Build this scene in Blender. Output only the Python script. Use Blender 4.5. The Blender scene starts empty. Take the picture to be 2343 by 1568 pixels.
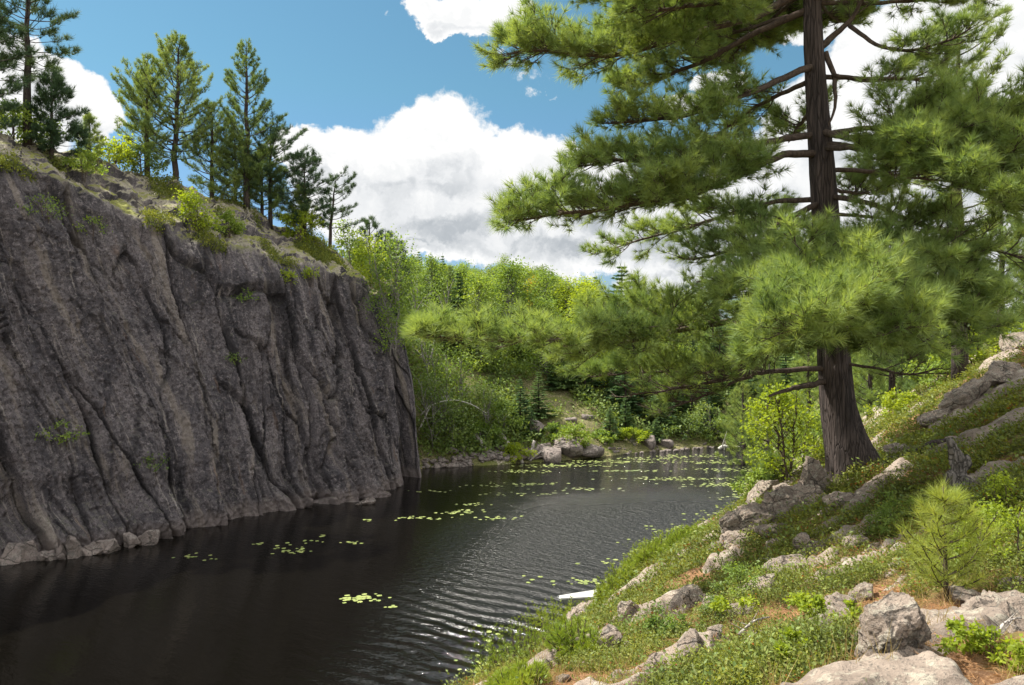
import bpy, math, numpy as np
from math import radians, sin, cos, pi
# ------------------------------------------------------------------ camera, world, sun
sc = bpy.context.scene
COL = sc.collection
F, CX, CY, HC = 1786.0, 1171.0, 784.0, 7.0          # focal length and centre in 2342-wide pixels, eye height over water
cam_d = bpy.data.cameras.new("camera"); cam = bpy.data.objects.new("camera", cam_d); COL.objects.link(cam)
cam_d.sensor_width = 36; cam_d.lens = 36 * F / 2342; cam_d.clip_start = 0.1; cam_d.clip_end = 6000
cam.location = (0, 0, HC); cam.rotation_euler = (pi / 2, 0, 0)
sc.camera = cam
SUN = np.array([-0.88, 0.30, 0.0]); SUN /= np.linalg.norm(SUN); SUN_EL = radians(56)
SUN = np.array([SUN[0] * cos(SUN_EL), SUN[1] * cos(SUN_EL), sin(SUN_EL)])
ld = bpy.data.lights.new("sun", 'SUN'); ld.energy = 5.0; ld.angle = radians(0.5); ld.color = (1.0, 0.95, 0.86)
lo = bpy.data.objects.new("sun", ld); COL.objects.link(lo)
from mathutils import Vector, Matrix
lo.rotation_euler = Vector(SUN.tolist()).to_track_quat('Z', 'Y').to_euler()
sc.view_settings.view_transform = 'Standard'; sc.view_settings.look = 'None'
sc.view_settings.exposure = 1.15; sc.view_settings.gamma = 1.0
sc.cycles.max_bounces = 6; sc.cycles.diffuse_bounces = 3; sc.cycles.glossy_bounces = 2; sc.cycles.transmission_bounces = 4
sc.cycles.use_denoising = True

class NT:
    """small helper for writing node trees"""
    def __init__(s, tree):
        s.t = tree; s.t.nodes.clear()
    def n(s, typ, **kw):
        nd = s.t.nodes.new(typ)
        for k, v in kw.items():
            if k.startswith('i_'):
                nd.inputs[k[2:].replace('_', ' ')].default_value = v
            else: setattr(nd, k, v)
        return nd
    def set(s, sock, v):
        if isinstance(v, bpy.types.NodeSocket): s.t.links.new(v, sock)
        elif v is not None: sock.default_value = v
    def m(s, op, a, b=None, c=None, clamp=False):
        nd = s.t.nodes.new('ShaderNodeMath'); nd.operation = op; nd.use_clamp = clamp
        s.set(nd.inputs[0], a)
        if b is not None: s.set(nd.inputs[1], b)
        if c is not None: s.set(nd.inputs[2], c)
        return nd.outputs[0]
    def v(s, op, a, b=None, scale=None):
        nd = s.t.nodes.new('ShaderNodeVectorMath'); nd.operation = op
        s.set(nd.inputs[0], a)
        if b is not None: s.set(nd.inputs[1], b)
        if scale is not None: s.set(nd.inputs['Scale'], scale)
        return nd.outputs['Value'] if op in ('LENGTH', 'DOT_PRODUCT', 'DISTANCE') else nd.outputs[0]
    def noise(s, vec, scale, detail=4, rough=0.55, dist=0.0, dim='3D', col=False, lac=2.0):
        nd = s.t.nodes.new('ShaderNodeTexNoise'); nd.noise_dimensions = dim
        s.set(nd.inputs['Vector'], vec); s.set(nd.inputs['Scale'], scale); s.set(nd.inputs['Detail'], detail)
        s.set(nd.inputs['Roughness'], rough); s.set(nd.inputs['Distortion'], dist); s.set(nd.inputs['Lacunarity'], lac)
        return nd.outputs['Color' if col else 'Fac']
    def ss(s, x, a, b, lo=0.0, hi=1.0):
        nd = s.t.nodes.new('ShaderNodeMapRange'); nd.interpolation_type = 'SMOOTHSTEP'
        s.set(nd.inputs[0], x); s.set(nd.inputs[1], a); s.set(nd.inputs[2], b); s.set(nd.inputs[3], lo); s.set(nd.inputs[4], hi)
        return nd.outputs[0]
    def mix(s, f, a, b, mode='MIX'):
        nd = s.t.nodes.new('ShaderNodeMix'); nd.data_type = 'RGBA'; nd.blend_type = mode
        s.set(nd.inputs[0], f); s.set(nd.inputs[6], a if not isinstance(a, tuple) else (*a, 1)); s.set(nd.inputs[7], b if not isinstance(b, tuple) else (*b, 1))
        return nd.outputs[2]
    def ramp(s, f, stops):
        nd = s.t.nodes.new('ShaderNodeValToRGB'); e = nd.color_ramp.elements
        while len(e) < len(stops): e.new(0.5)
        for i, (p, c) in enumerate(stops):
            e[i].position = p; e[i].color = (*c, 1)
        s.set(nd.inputs[0], f); return nd.outputs[0]
    def link(s, a, b): s.t.links.new(a, b)

# world: Nishita sky with cumulus laid out by direction (azimuth, tangent of elevation)
w = bpy.data.worlds.new("World"); sc.world = w; w.use_nodes = True
T = NT(w.node_tree)
sky = T.n('ShaderNodeTexSky'); sky.sky_type = 'NISHITA'; sky.sun_disc = False
sky.sun_elevation = SUN_EL; sky.sun_rotation = math.atan2(SUN[0], SUN[1]); sky.air_density = 1.2; sky.dust_density = 0.6; sky.ozone_density = 1.6
skyc = sky.outputs[0]
gen = T.n('ShaderNodeTexCoord').outputs['Generated']
sx = T.n('ShaderNodeSeparateXYZ'); T.link(gen, sx.inputs[0])
az = T.m('ARCTAN2', sx.outputs[0], sx.outputs[1])
hr = T.m('SQRT', T.m('ADD', T.m('MULTIPLY', sx.outputs[0], sx.outputs[0]), T.m('MULTIPLY', sx.outputs[1], sx.outputs[1])))
el = T.m('DIVIDE', sx.outputs[2], T.m('MAXIMUM', hr, 0.02))
cb = T.n('ShaderNodeCombineXYZ'); T.link(az, cb.inputs[0]); T.link(el, cb.inputs[1])
uv = cb.outputs[0]
def pa(px, py):
    a = math.atan((px - CX) / F); return a, (CY - py) / F * cos(a)
# warp for billowing edges
w1 = T.v('SUBTRACT', T.noise(uv, 7.0, 3, 0.55, col=True), (0.5, 0.5, 0.5))
w2 = T.v('SUBTRACT', T.noise(uv, 26.0, 6, 0.62, col=True), (0.5, 0.5, 0.5))
wuv = T.v('ADD', T.v('ADD', uv, T.v('SCALE', w1, scale=0.06)), T.v('ADD', T.v('SCALE', w2, scale=0.045), T.v('SCALE', T.v('SUBTRACT', T.noise(uv, 80.0, 4, 0.65, col=True), (0.5, 0.5, 0.5)), scale=0.014)))
# (px, py, rx, ry) of the puffs in the photograph's sky
BLOBS = [(985, 345, 150, 128), (880, 400, 130, 110), (765, 390, 110, 100), (700, 350, 70, 60), (1150, 400, 150, 110), (1250, 400, 110, 95),
         (1330, 440, 130, 100), (1000, 480, 340, 120), (1250, 520, 300, 75), (1500, 500, 330, 90), (1060, 20, 130, 58), (1150, 10, 80, 55), (985, 10, 60, 45), (1010, 60, 40, 30),
         (205, 250, 68, 62), (120, 200, 110, 70), (40, 240, 120, 110), (30, 140, 90, 60),
         (1520, 650, 120, 42), (1620, 640, 130, 45), (1760, 610, 150, 60), (1900, 560, 150, 80), (1750, 420, 160, 120), (1900, 300, 150, 150),
         (2030, 160, 130, 140), (2150, 110, 180, 150), (2280, 220, 160, 120), (2350, 60, 130, 100), (2100, 420, 220, 130), (2300, 600, 200, 110), (1700, 60, 120, 40), (1640, 180, 60, 40), (1560, 240, 60, 30), (960, 575, 90, 26), (1850, 40, 130, 60), (1130, 545, 330, 62), (1400, 560, 350, 70), (1750, 560, 300, 90), (1600, 600, 160, 40)]
WISP = [(1185, 150, 40, 20), (1205, 180, 50, 22), (1260, 208, 16, 12), (1215, 215, 24, 11), (1130, 128, 30, 12), (880, 40, 12, 6), (690, 560, 70, 20), (1150, 600, 200, 20)]
def blob(px, py, rx, ry, coord):
    a, e = pa(px, py); d = T.v('SUBTRACT', coord, (a, e, 0)); d = T.v('MULTIPLY', d, (F / rx, F / ry, 0))
    return T.m('SUBTRACT', 1.0, T.v('LENGTH', d))
def field(coord):
    f = None
    for b in BLOBS:
        x = blob(*b, coord); f = x if f is None else T.m('SMOOTH_MAX', f, x, 0.18)
    return f
dens = field(wuv)
# unseen clouds added all round outside the view, coverage raised for fill light
oth = T.noise(T.v('MULTIPLY', gen, (1.0, 1.0, 2.2)), 2.6, 6, 0.6)
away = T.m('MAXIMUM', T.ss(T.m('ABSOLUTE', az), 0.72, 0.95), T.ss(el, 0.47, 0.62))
other = T.m('MULTIPLY', T.m('MULTIPLY', T.m('SUBTRACT', oth, 0.40), 5.0), away)
dens = T.m('MAXIMUM', dens, T.m('SUBTRACT', other, T.m('MULTIPLY', T.m('SUBTRACT', 1.0, away), 2.0)))
wi = None
for b in WISP:
    x = blob(*b, wuv); wi = x if wi is None else T.m('MAXIMUM', wi, x)
wisp = T.m('MULTIPLY', T.ss(T.m('ADD', wi, T.m('MULTIPLY', T.m('SUBTRACT', T.noise(uv, 60, 6, 0.7), 0.62), 3.0)), 0.0, 1.0), 0.75)
alpha = T.m('MAXIMUM', T.ss(T.m('ADD', dens, T.m('MULTIPLY', T.m('SUBTRACT', T.noise(uv, 45, 7, 0.7), 0.5), 0.30)), -0.02, 0.16), wisp)
# billow shading: compare the puffs with themselves a little nearer the sun
off = T.v('ADD', wuv, (-0.016, 0.030, 0))
d2 = field(off)
lit = T.ss(T.m('SUBTRACT', dens, d2), -0.16, 0.30)
pn = T.noise(wuv, 11, 7, 0.6); pn2 = T.noise(T.v('ADD', wuv, (-0.01, 0.02, 0)), 11, 7, 0.6)
puff = T.ss(T.m('SUBTRACT', pn, pn2), -0.10, 0.08)
low = T.ss(el, 0.26, 0.12)
deep = T.ss(dens, 0.15, 0.7)
lum = T.m('ADD', T.m('MULTIPLY', lit, 0.34), T.m('ADD', T.m('MULTIPLY', puff, 0.20), 0.52))
lum = T.m('ADD', lum, T.m('MULTIPLY', T.m('SUBTRACT', 1.0, deep), 0.28))
lum = T.m('SUBTRACT', lum, T.m('MULTIPLY', T.m('MULTIPLY', low, deep), 0.24), clamp=True)
cc = T.ramp(lum, [(0.0, (1.9, 2.15, 2.4)), (0.35, (3.0, 3.2, 3.4)), (0.7, (4.8, 4.9, 5.0)), (1.0, (5.9, 5.9, 5.85))])
skyc = T.mix(1.0, skyc, T.ramp(el, [(0.0, (0.44, 0.54, 0.78)), (0.16, (0.42, 0.56, 0.72)), (0.32, (0.44, 0.66, 0.66)), (0.9, (0.52, 0.74, 0.68))]), 'MULTIPLY')
cc = T.v('SCALE', cc, scale=T.m('ADD', 1.0, T.m('MULTIPLY', away, 0.75)))   # unseen clouds boosted to add fill light and brighter water reflections
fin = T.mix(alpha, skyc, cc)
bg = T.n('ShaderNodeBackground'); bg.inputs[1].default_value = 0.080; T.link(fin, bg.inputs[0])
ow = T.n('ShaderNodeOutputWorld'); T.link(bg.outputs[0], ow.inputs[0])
w.cycles.sampling_method = 'MANUAL'; w.cycles.sample_map_resolution = 512

# ------------------------------------------------------------------ numeric helpers
def P(px, py, Y): return np.array([(px - CX) / F * Y, Y, HC - (py - CY) / F * Y])
def wat(px, py): Y = HC * F / (py - CY); return np.array([(px - CX) / F * Y, Y])
RNG = np.random.default_rng(7)
_perm = np.random.default_rng(11).integers(0, 2**31, 4096)
def _h(i, j, k):
    return _perm[(_perm[(_perm[i & 4095] + j) & 4095] + k) & 4095]
_gr = np.random.default_rng(5).normal(size=(4096, 3)); _gr /= np.linalg.norm(_gr, axis=1)[:, None]
def pn3(x, y, z):
    x, y, z = np.broadcast_arrays(x, y, z); x = x.astype(float); y = y.astype(float); z = z.astype(float)
    xi = np.floor(x).astype(np.int64); yi = np.floor(y).astype(np.int64); zi = np.floor(z).astype(np.int64)
    xf, yf, zf = x - xi, y - yi, z - zi
    u, v, t = [a * a * a * (a * (a * 6 - 15) + 10) for a in (xf, yf, zf)]
    out = 0
    for a in (0, 1):
        for b in (0, 1):
            for c in (0, 1):
                g = _gr[_h(xi + a, yi + b, zi + c) & 4095]
                d = g[..., 0] * (xf - a) + g[..., 1] * (yf - b) + g[..., 2] * (zf - c)
                out = out + d * (u if a else 1 - u) * (v if b else 1 - v) * (t if c else 1 - t)
    return out * 1.6
def fbm(x, y, z=0.0, o=4, g=0.5, lac=2.03):
    s, a = 0, 1.0
    for i in range(o):
        s = s + a * pn3(x + i * 17.3, y + i * 5.1, z + 3.7 * i); x = x * lac; y = y * lac; z = z * lac; a *= g
    return s
def sstep(x, a, b):
    t = np.clip((x - a) / (b - a), 0, 1); return t * t * (3 - 2 * t)

# ------------------------------------------------------------------ mesh helpers
def tag(o, label=None, cat=None, group=None, kind=None):
    if label: o["label"] = label
    if cat: o["category"] = cat
    if group: o["group"] = group
    if kind: o["kind"] = kind
    return o
def mesh(name, V, Q=None, Tn=None, mat=None, smooth=False, attr=None):
    me = bpy.data.meshes.new(name); V = np.asarray(V, np.float32)
    q = np.zeros((0, 4), np.int32) if Q is None else np.asarray(Q, np.int32).reshape(-1, 4)
    t = np.zeros((0, 3), np.int32) if Tn is None else np.asarray(Tn, np.int32).reshape(-1, 3)
    me.vertices.add(len(V)); me.vertices.foreach_set("co", V.ravel())
    me.loops.add(q.size + t.size); me.loops.foreach_set("vertex_index", np.concatenate([q.ravel(), t.ravel()]))
    me.polygons.add(len(q) + len(t))
    ls = np.concatenate([np.arange(len(q)) * 4, q.size + np.arange(len(t)) * 3]).astype(np.int32)
    me.polygons.foreach_set("loop_start", ls)
    if smooth: me.polygons.foreach_set("use_smooth", np.ones(len(q) + len(t), bool))
    if attr is not None:
        for k, a in attr.items():
            at = me.attributes.new(k, 'FLOAT', 'POINT'); at.data.foreach_set("value", np.asarray(a, np.float32))
    if mat: me.materials.append(mat)
    me.update(calc_edges=True); return me
def obj(name, me, parent=None, loc=None):
    o = bpy.data.objects.new(name, me); COL.objects.link(o)
    if parent is not None: o.parent = parent
    if loc is not None: o.location = loc
    return o
def empty(name, loc=(0, 0, 0), rz=0.0):
    o = bpy.data.objects.new(name, None); o.empty_display_size = 0.3; COL.objects.link(o); o.location = loc; o.rotation_euler = (0, 0, rz); return o
def nrm(a): return a / np.maximum(np.linalg.norm(a, axis=-1, keepdims=True), 1e-9)
def frame(D):
    D = nrm(D); up = np.where(np.abs(D[:, 2:3]) > 0.95, np.array([[1.0, 0, 0]]), np.array([[0, 0, 1.0]]))
    A = nrm(np.cross(D, up)); B = np.cross(A, D); return D, A, B
class Acc:
    """collects triangles and quads into one mesh"""
    def __init__(s): s.V = []; s.Q = []; s.T = []; s.A = []; s.n = 0
    def add(s, V, Q=None, Tn=None, a=0.5):
        s.V.append(V)
        if Q is not None and len(Q): s.Q.append(np.asarray(Q) + s.n)
        if Tn is not None and len(Tn): s.T.append(np.asarray(Tn) + s.n)
        s.A.append(np.broadcast_to(np.asarray(a, float), (len(V),))); s.n += len(V)
    def segs(s, A, B, ra, rb, k=4, a=0.5):
        A, B = np.asarray(A, float), np.asarray(B, float); N = len(A)
        if N == 0: return
        ra = np.broadcast_to(ra, (N,)); rb = np.broadcast_to(rb, (N,))
        _, U, W = frame(B - A); th = np.arange(k) * 2 * pi / k
        ring = U[:, None] * np.cos(th)[None, :, None] + W[:, None] * np.sin(th)[None, :, None]
        V = np.stack([A[:, None] + ring * ra[:, None, None], B[:, None] + ring * rb[:, None, None]], 1).reshape(-1, 3)
        i = np.arange(k); q = np.stack([i, (i + 1) % k, (i + 1) % k + k, i + k], 1)
        s.add(V, Q=(np.arange(N)[:, None, None] * 2 * k + q[None]).reshape(-1, 4), a=a)
    def tube(s, pts, r, k=8, a=0.5, rough=0.0, rs=3.0, cap=True):
        pts = np.asarray(pts, float); n = len(pts); r = np.broadcast_to(r, (n,)).astype(float)
        d = np.gradient(pts, axis=0); D = nrm(d)
        ref = np.array([1.0, 0, 0]) if abs(D[:, 0]).mean() < 0.8 else np.array([0, 0, 1.0])
        U = nrm(np.cross(np.cross(D, ref), D)); W = np.cross(D, U); th = np.arange(k) * 2 * pi / k
        ring = U[:, None] * np.cos(th)[None, :, None] + W[:, None] * np.sin(th)[None, :, None]
        rr = r[:, None] * np.ones((1, k))
        if rough:
            rr = rr * (1 + rough * pn3(np.cos(th)[None] * rs, np.sin(th)[None] * rs, np.arange(n)[:, None] * 0.13))
        V = (pts[:, None] + ring * rr[..., None]).reshape(-1, 3)
        i = np.arange(k); q = np.stack([i, (i + 1) % k, (i + 1) % k + k, i + k], 1)
        Q = (np.arange(n - 1)[:, None, None] * k + q[None]).reshape(-1, 4)
        Tn = None
        if cap:
            V = np.vstack([V, pts[:1], pts[-1:]]); m = n * k
            Tn = np.vstack([np.stack([(i + 1) % k, i, i * 0 + m], 1), np.stack([(n - 1) * k + i, (n - 1) * k + (i + 1) % k, i * 0 + m + 1], 1)])
        s.add(V, Q=Q, Tn=Tn, a=a)
    def blades(s, Pn, D, L, wd, a=0.5, rng=RNG, roll=None):
        """thin tapering triangles from Pn along D"""
        N = len(Pn)
        if N == 0: return
        L = np.broadcast_to(L, (N,)); wd = np.broadcast_to(wd, (N,)); D, U, W = frame(D)
        th = rng.uniform(0, 2 * pi, N) if roll is None else roll
        S = U * np.cos(th)[:, None] + W * np.sin(th)[:, None]
        V = np.stack([Pn - S * wd[:, None] / 2, Pn + S * wd[:, None] / 2, Pn + D * L[:, None]], 1).reshape(-1, 3)
        s.add(V, Tn=np.arange(3 * N).reshape(-1, 3), a=np.repeat(np.broadcast_to(a, (N,)), 3))
    def leaves(s, Pn, D, Nn, L, wd, a=0.5, fold=0.0):
        """four-cornered leaves: base, two sides, tip"""
        N = len(Pn)
        if N == 0: return
        L = np.broadcast_to(L, (N,))[:, None]; wd = np.broadcast_to(wd, (N,))[:, None]
        D = nrm(D); S = nrm(np.cross(D, Nn)); U = np.cross(S, D)
        m = Pn + D * L * 0.45
        V = np.stack([Pn, m - S * wd / 2 + U * fold * wd, Pn + D * L, m + S * wd / 2 + U * fold * wd], 1).reshape(-1, 3)
        b = np.arange(N)[:, None] * 4
        Tn = np.concatenate([b + np.array([[0, 1, 2]]), b + np.array([[0, 2, 3]])], 0)
        s.add(V, Tn=Tn, a=np.repeat(np.broadcast_to(a, (N,)), 4))
    def tufts(s, Pn, D, size, K=20, wd=0.004, spread=0.9, rng=RNG, back=0.0):
        """needle tufts: K needles fanning forward from each point"""
        N = len(Pn)
        if N == 0: return
        size = np.broadcast_to(size, (N,))
        D, U, W = frame(D)
        th = rng.uniform(0, 2 * pi, (N, K)); c = rng.uniform(0, 1, (N, K)) ** 0.7 * spread
        d = D[:, None] * np.cos(c)[..., None] + (U[:, None] * np.cos(th)[..., None] + W[:, None] * np.sin(th)[..., None]) * np.sin(c)[..., None]
        st = Pn[:, None] - D[:, None] * (rng.uniform(0, 0.5, (N, K)) * size[:, None] * (0.5 + back))[..., None]
        L = size[:, None] * rng.uniform(0.75, 1.1, (N, K))
        ta = np.clip(rng.normal(0.5, 0.18, N), 0, 1)[:, None] + rng.normal(0, 0.06, (N, K))
        s.blades(st.reshape(-1, 3), d.reshape(-1, 3), L.ravel(), wd, a=ta.ravel(), rng=rng)
    def build(s, name, mat, smooth=False):
        V = np.concatenate(s.V); Q = np.concatenate(s.Q) if s.Q else None; Tn = np.concatenate(s.T) if s.T else None
        return mesh(name, V, Q, Tn, mat, smooth, {"tint": np.concatenate(s.A)})

# ------------------------------------------------------------------ materials
def new_mat(name):
    m = bpy.data.materials.new(name); m.use_nodes = True; return m, NT(m.node_tree)
def finish(t, bsdf, bump=None):
    o = t.n('ShaderNodeOutputMaterial'); t.link(bsdf, o.inputs[0])
def principled(t, col, rough=0.8, spec=0.3, bump=None, bstr=0.5, bdist=0.02):
    b = t.n('ShaderNodeBsdfPrincipled'); t.set(b.inputs['Base Color'], (*col, 1) if isinstance(col, tuple) else col)
    t.set(b.inputs['Roughness'], rough); b.inputs['Specular IOR Level'].default_value = spec
    if bump is not None:
        bn = t.n('ShaderNodeBump'); bn.inputs['Strength'].default_value = bstr; bn.inputs['Distance'].default_value = bdist
        t.link(bump, bn.inputs['Height']); t.link(bn.outputs[0], b.inputs['Normal'])
    return b
def leaf_mat(name, c0, c1, c2, trans=0.45, nscale=1.5, rough=0.55, spec=0.25):
    """foliage: colour varies leaf by leaf (tint) and clump by clump (noise); thin, so light passes through"""
    m, t = new_mat(name)
    tint = t.n('ShaderNodeAttribute', attribute_name='tint').outputs['Fac']
    geo = t.n('ShaderNodeTexCoord').outputs['Object']
    oi = t.n('ShaderNodeObjectInfo').outputs['Random']
    nz = t.noise(geo, nscale, 3, 0.6)
    f = t.m('ADD', t.m('MULTIPLY', tint, 0.55), t.m('ADD', t.m('MULTIPLY', t.m('SUBTRACT', nz, 0.5), 1.1), t.m('MULTIPLY', t.m('SUBTRACT', oi, 0.5), 0.35)))
    f = t.m('ADD', f, 0.22, clamp=True)
    c = t.ramp(f, [(0.0, c0), (0.5, c1), (1.0, c2)])
    p = principled(t, c, rough, spec)
    tr = t.n('ShaderNodeBsdfTranslucent'); t.link(t.mix(1.0, c, (1.3, 1.2, 0.5), 'MULTIPLY'), tr.inputs[0])
    mx = t.n('ShaderNodeMixShader'); mx.inputs[0].default_value = trans
    t.link(p.outputs[0], mx.inputs[1]); t.link(tr.outputs[0], mx.inputs[2]); finish(t, mx.outputs[0]); return m
M = {}
M['pine'] = leaf_mat('pine_needles', (0.075, 0.13, 0.05), (0.155, 0.235, 0.08), (0.31, 0.39, 0.125), 0.45, 1.2)
M['youngpine'] = leaf_mat('young_pine_needles', (0.138, 0.184, 0.040), (0.265, 0.322, 0.063), (0.437, 0.437, 0.103), 0.45, 6.0)
M['pine_far'] = leaf_mat('far_pine_needles', (0.085, 0.14, 0.055), (0.165, 0.235, 0.08), (0.29, 0.345, 0.11), 0.45, 1.0)
M['redpine'] = leaf_mat('dark_pine_needles', (0.03, 0.06, 0.035), (0.055, 0.1, 0.05), (0.11, 0.16, 0.06), 0.30, 1.0)
M['fir'] = leaf_mat('fir_needles', (0.05, 0.1, 0.05), (0.1, 0.18, 0.075), (0.2, 0.28, 0.09), 0.30, 1.2)
M['birch'] = leaf_mat('birch_leaves', (0.085, 0.145, 0.035), (0.155, 0.235, 0.05), (0.28, 0.35, 0.07), 0.5, 0.6)
M['yellow'] = leaf_mat('yellow_green_leaves', (0.14, 0.2, 0.02), (0.235, 0.31, 0.03), (0.38, 0.43, 0.05), 0.55, 0.8)
M['orange'] = leaf_mat('turning_leaves', (0.20, 0.15, 0.015), (0.36, 0.25, 0.02), (0.46, 0.26, 0.03), 0.5, 0.8)
M['darkleaf'] = leaf_mat('dark_green_leaves', (0.06, 0.105, 0.035), (0.13, 0.19, 0.05), (0.24, 0.29, 0.07), 0.42, 0.9)
M['blueberry'] = leaf_mat('low_shrub_leaves', (0.06, 0.085, 0.022), (0.155, 0.185, 0.035), (0.36, 0.36, 0.06), 0.42, 1.6)
M['juniper'] = leaf_mat('juniper_needles', (0.106, 0.175, 0.025), (0.200, 0.275, 0.035), (0.350, 0.400, 0.056), 0.38, 2.2)
M['redleaf'] = leaf_mat('reddened_leaves', (0.144, 0.036, 0.014), (0.240, 0.072, 0.018), (0.336, 0.156, 0.024), 0.4, 1.6)
M['dry'] = leaf_mat('dry_grass_blades', (0.20, 0.15, 0.06), (0.30, 0.23, 0.10), (0.40, 0.32, 0.15), 0.35, 1.6)
M['litter'] = leaf_mat('fallen_needles', (0.13, 0.06, 0.025), (0.24, 0.12, 0.05), (0.36, 0.21, 0.10), 0.2, 1.6)
def bark_mat(name, c0, c1, sc_=6.0, stretch=0.18, bd=0.03, white=False):
    m, t = new_mat(name); g = t.n('ShaderNodeTexCoord').outputs['Object']
    v = t.v('MULTIPLY', g, (1, 1, stretch))
    n1 = t.noise(v, sc_, 6, 0.6, 0.6); n2 = t.noise(g, 1.7, 3, 0.5)
    vo = t.n('ShaderNodeTexVoronoi'); vo.feature = 'DISTANCE_TO_EDGE'; t.link(t.v('ADD', v, t.v('SCALE', t.noise(v, 3, 3, col=True), scale=0.12)), vo.inputs['Vector']); vo.inputs['Scale'].default_value = sc_ * 2.2
    cr = t.ss(vo.outputs[0], 0.0, 0.12)
    c = t.mix(t.ss(n1, 0.3, 0.7), c0, c1)
    if not white: c = t.mix(t.m('MULTIPLY', t.m('SUBTRACT', 1.0, cr), 0.45), c, tuple(x * 0.5 for x in c0))
    c = t.mix(t.ss(n2, 0.54, 0.75, 0, 0.45), c, tuple(x * 1.5 for x in c1))
    p = principled(t, c, 0.9, 0.15, t.m('ADD', t.m('MULTIPLY', cr, 0.7), n1), 0.9, bd)
    finish(t, p.outputs[0]); return m
M['bark'] = bark_mat('pine_bark', (0.034, 0.028, 0.026), (0.095, 0.075, 0.067), 11, 0.10, 0.03)
M['twig'] = bark_mat('twig_bark', (0.05, 0.038, 0.03), (0.12, 0.09, 0.07), 20, 0.5, 0.004)
M['birchbark'] = bark_mat('birch_bark', (0.30, 0.28, 0.24), (0.62, 0.60, 0.55), 5, 1.8, 0.005, True)
M['birchstem'] = bark_mat('grey_birch_bark', (0.12, 0.11, 0.10), (0.26, 0.25, 0.22), 5, 1.8, 0.005, True)
M['stumpwood'] = bark_mat('grey_stump_wood', (0.09, 0.08, 0.07), (0.24, 0.215, 0.19), 10, 0.4, 0.03)
M['deadwood'] = bark_mat('weathered_wood', (0.20, 0.18, 0.16), (0.46, 0.42, 0.38), 9, 0.2, 0.02)
def rock_mat(name, ca, cb_, cc_, scale=1.0, lich=0.55, bd=0.03):
    m, t = new_mat(name); g = t.n('ShaderNodeNewGeometry').outputs['Position']
    n1 = t.noise(g, 1.6 * scale, 6, 0.62); n2 = t.noise(g, 7 * scale, 7, 0.68); n3 = t.noise(g, 34 * scale, 5, 0.7)
    c = t.mix(t.ss(n1, 0.35, 0.65), ca, cb_)
    c = t.mix(t.m('MULTIPLY', t.ss(n2, 0.50, 0.60), lich), c, cc_)
    c = t.mix(t.ss(n3, 0.55, 0.64, 0, 0.75), c, (0.085, 0.08, 0.07))
    c = t.mix(t.ss(t.noise(g, 4.3 * scale, 6, 0.7, 0.4), 0.54, 0.62, 0, 0.7), c, (0.12, 0.11, 0.10)); c = t.mix(t.ss(t.noise(g, 17 * scale, 4, 0.75, 0.6), 0.56, 0.62, 0, 0.75), c, (0.075, 0.07, 0.062))
    vo = t.n('ShaderNodeTexVoronoi'); vo.feature = 'DISTANCE_TO_EDGE'; vo.inputs['Scale'].default_value = 1.3 * scale
    t.link(t.v('ADD', t.v('MULTIPLY', g, (1, 1, 1.6)), t.v('SCALE', t.noise(g, 2.5 * scale, 4, col=True), scale=0.5 / scale)), vo.inputs['Vector'])
    cr = t.ss(vo.outputs[0], 0.0, 0.035)
    c = t.mix(t.m('MULTIPLY', t.m('SUBTRACT', 1.0, cr), 0.7), c, (0.05, 0.045, 0.04))
    h = t.m('ADD', t.m('ADD', t.m('MULTIPLY', n2, 1.0), t.m('MULTIPLY', n3, 0.45)), t.m('MULTIPLY', cr, 0.35))
    p = principled(t, c, 0.92, 0.2, h, 1.0, bd); finish(t, p.outputs[0]); return m
M['granite'] = rock_mat('granite', (0.22, 0.175, 0.14), (0.36, 0.29, 0.235), (0.44, 0.41, 0.33), 2.2, 0.6, 0.055)
M['granite_far'] = rock_mat('far_granite', (0.14, 0.115, 0.105), (0.23, 0.19, 0.17), (0.30, 0.27, 0.24), 0.8, 0.5, 0.06)

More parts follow.
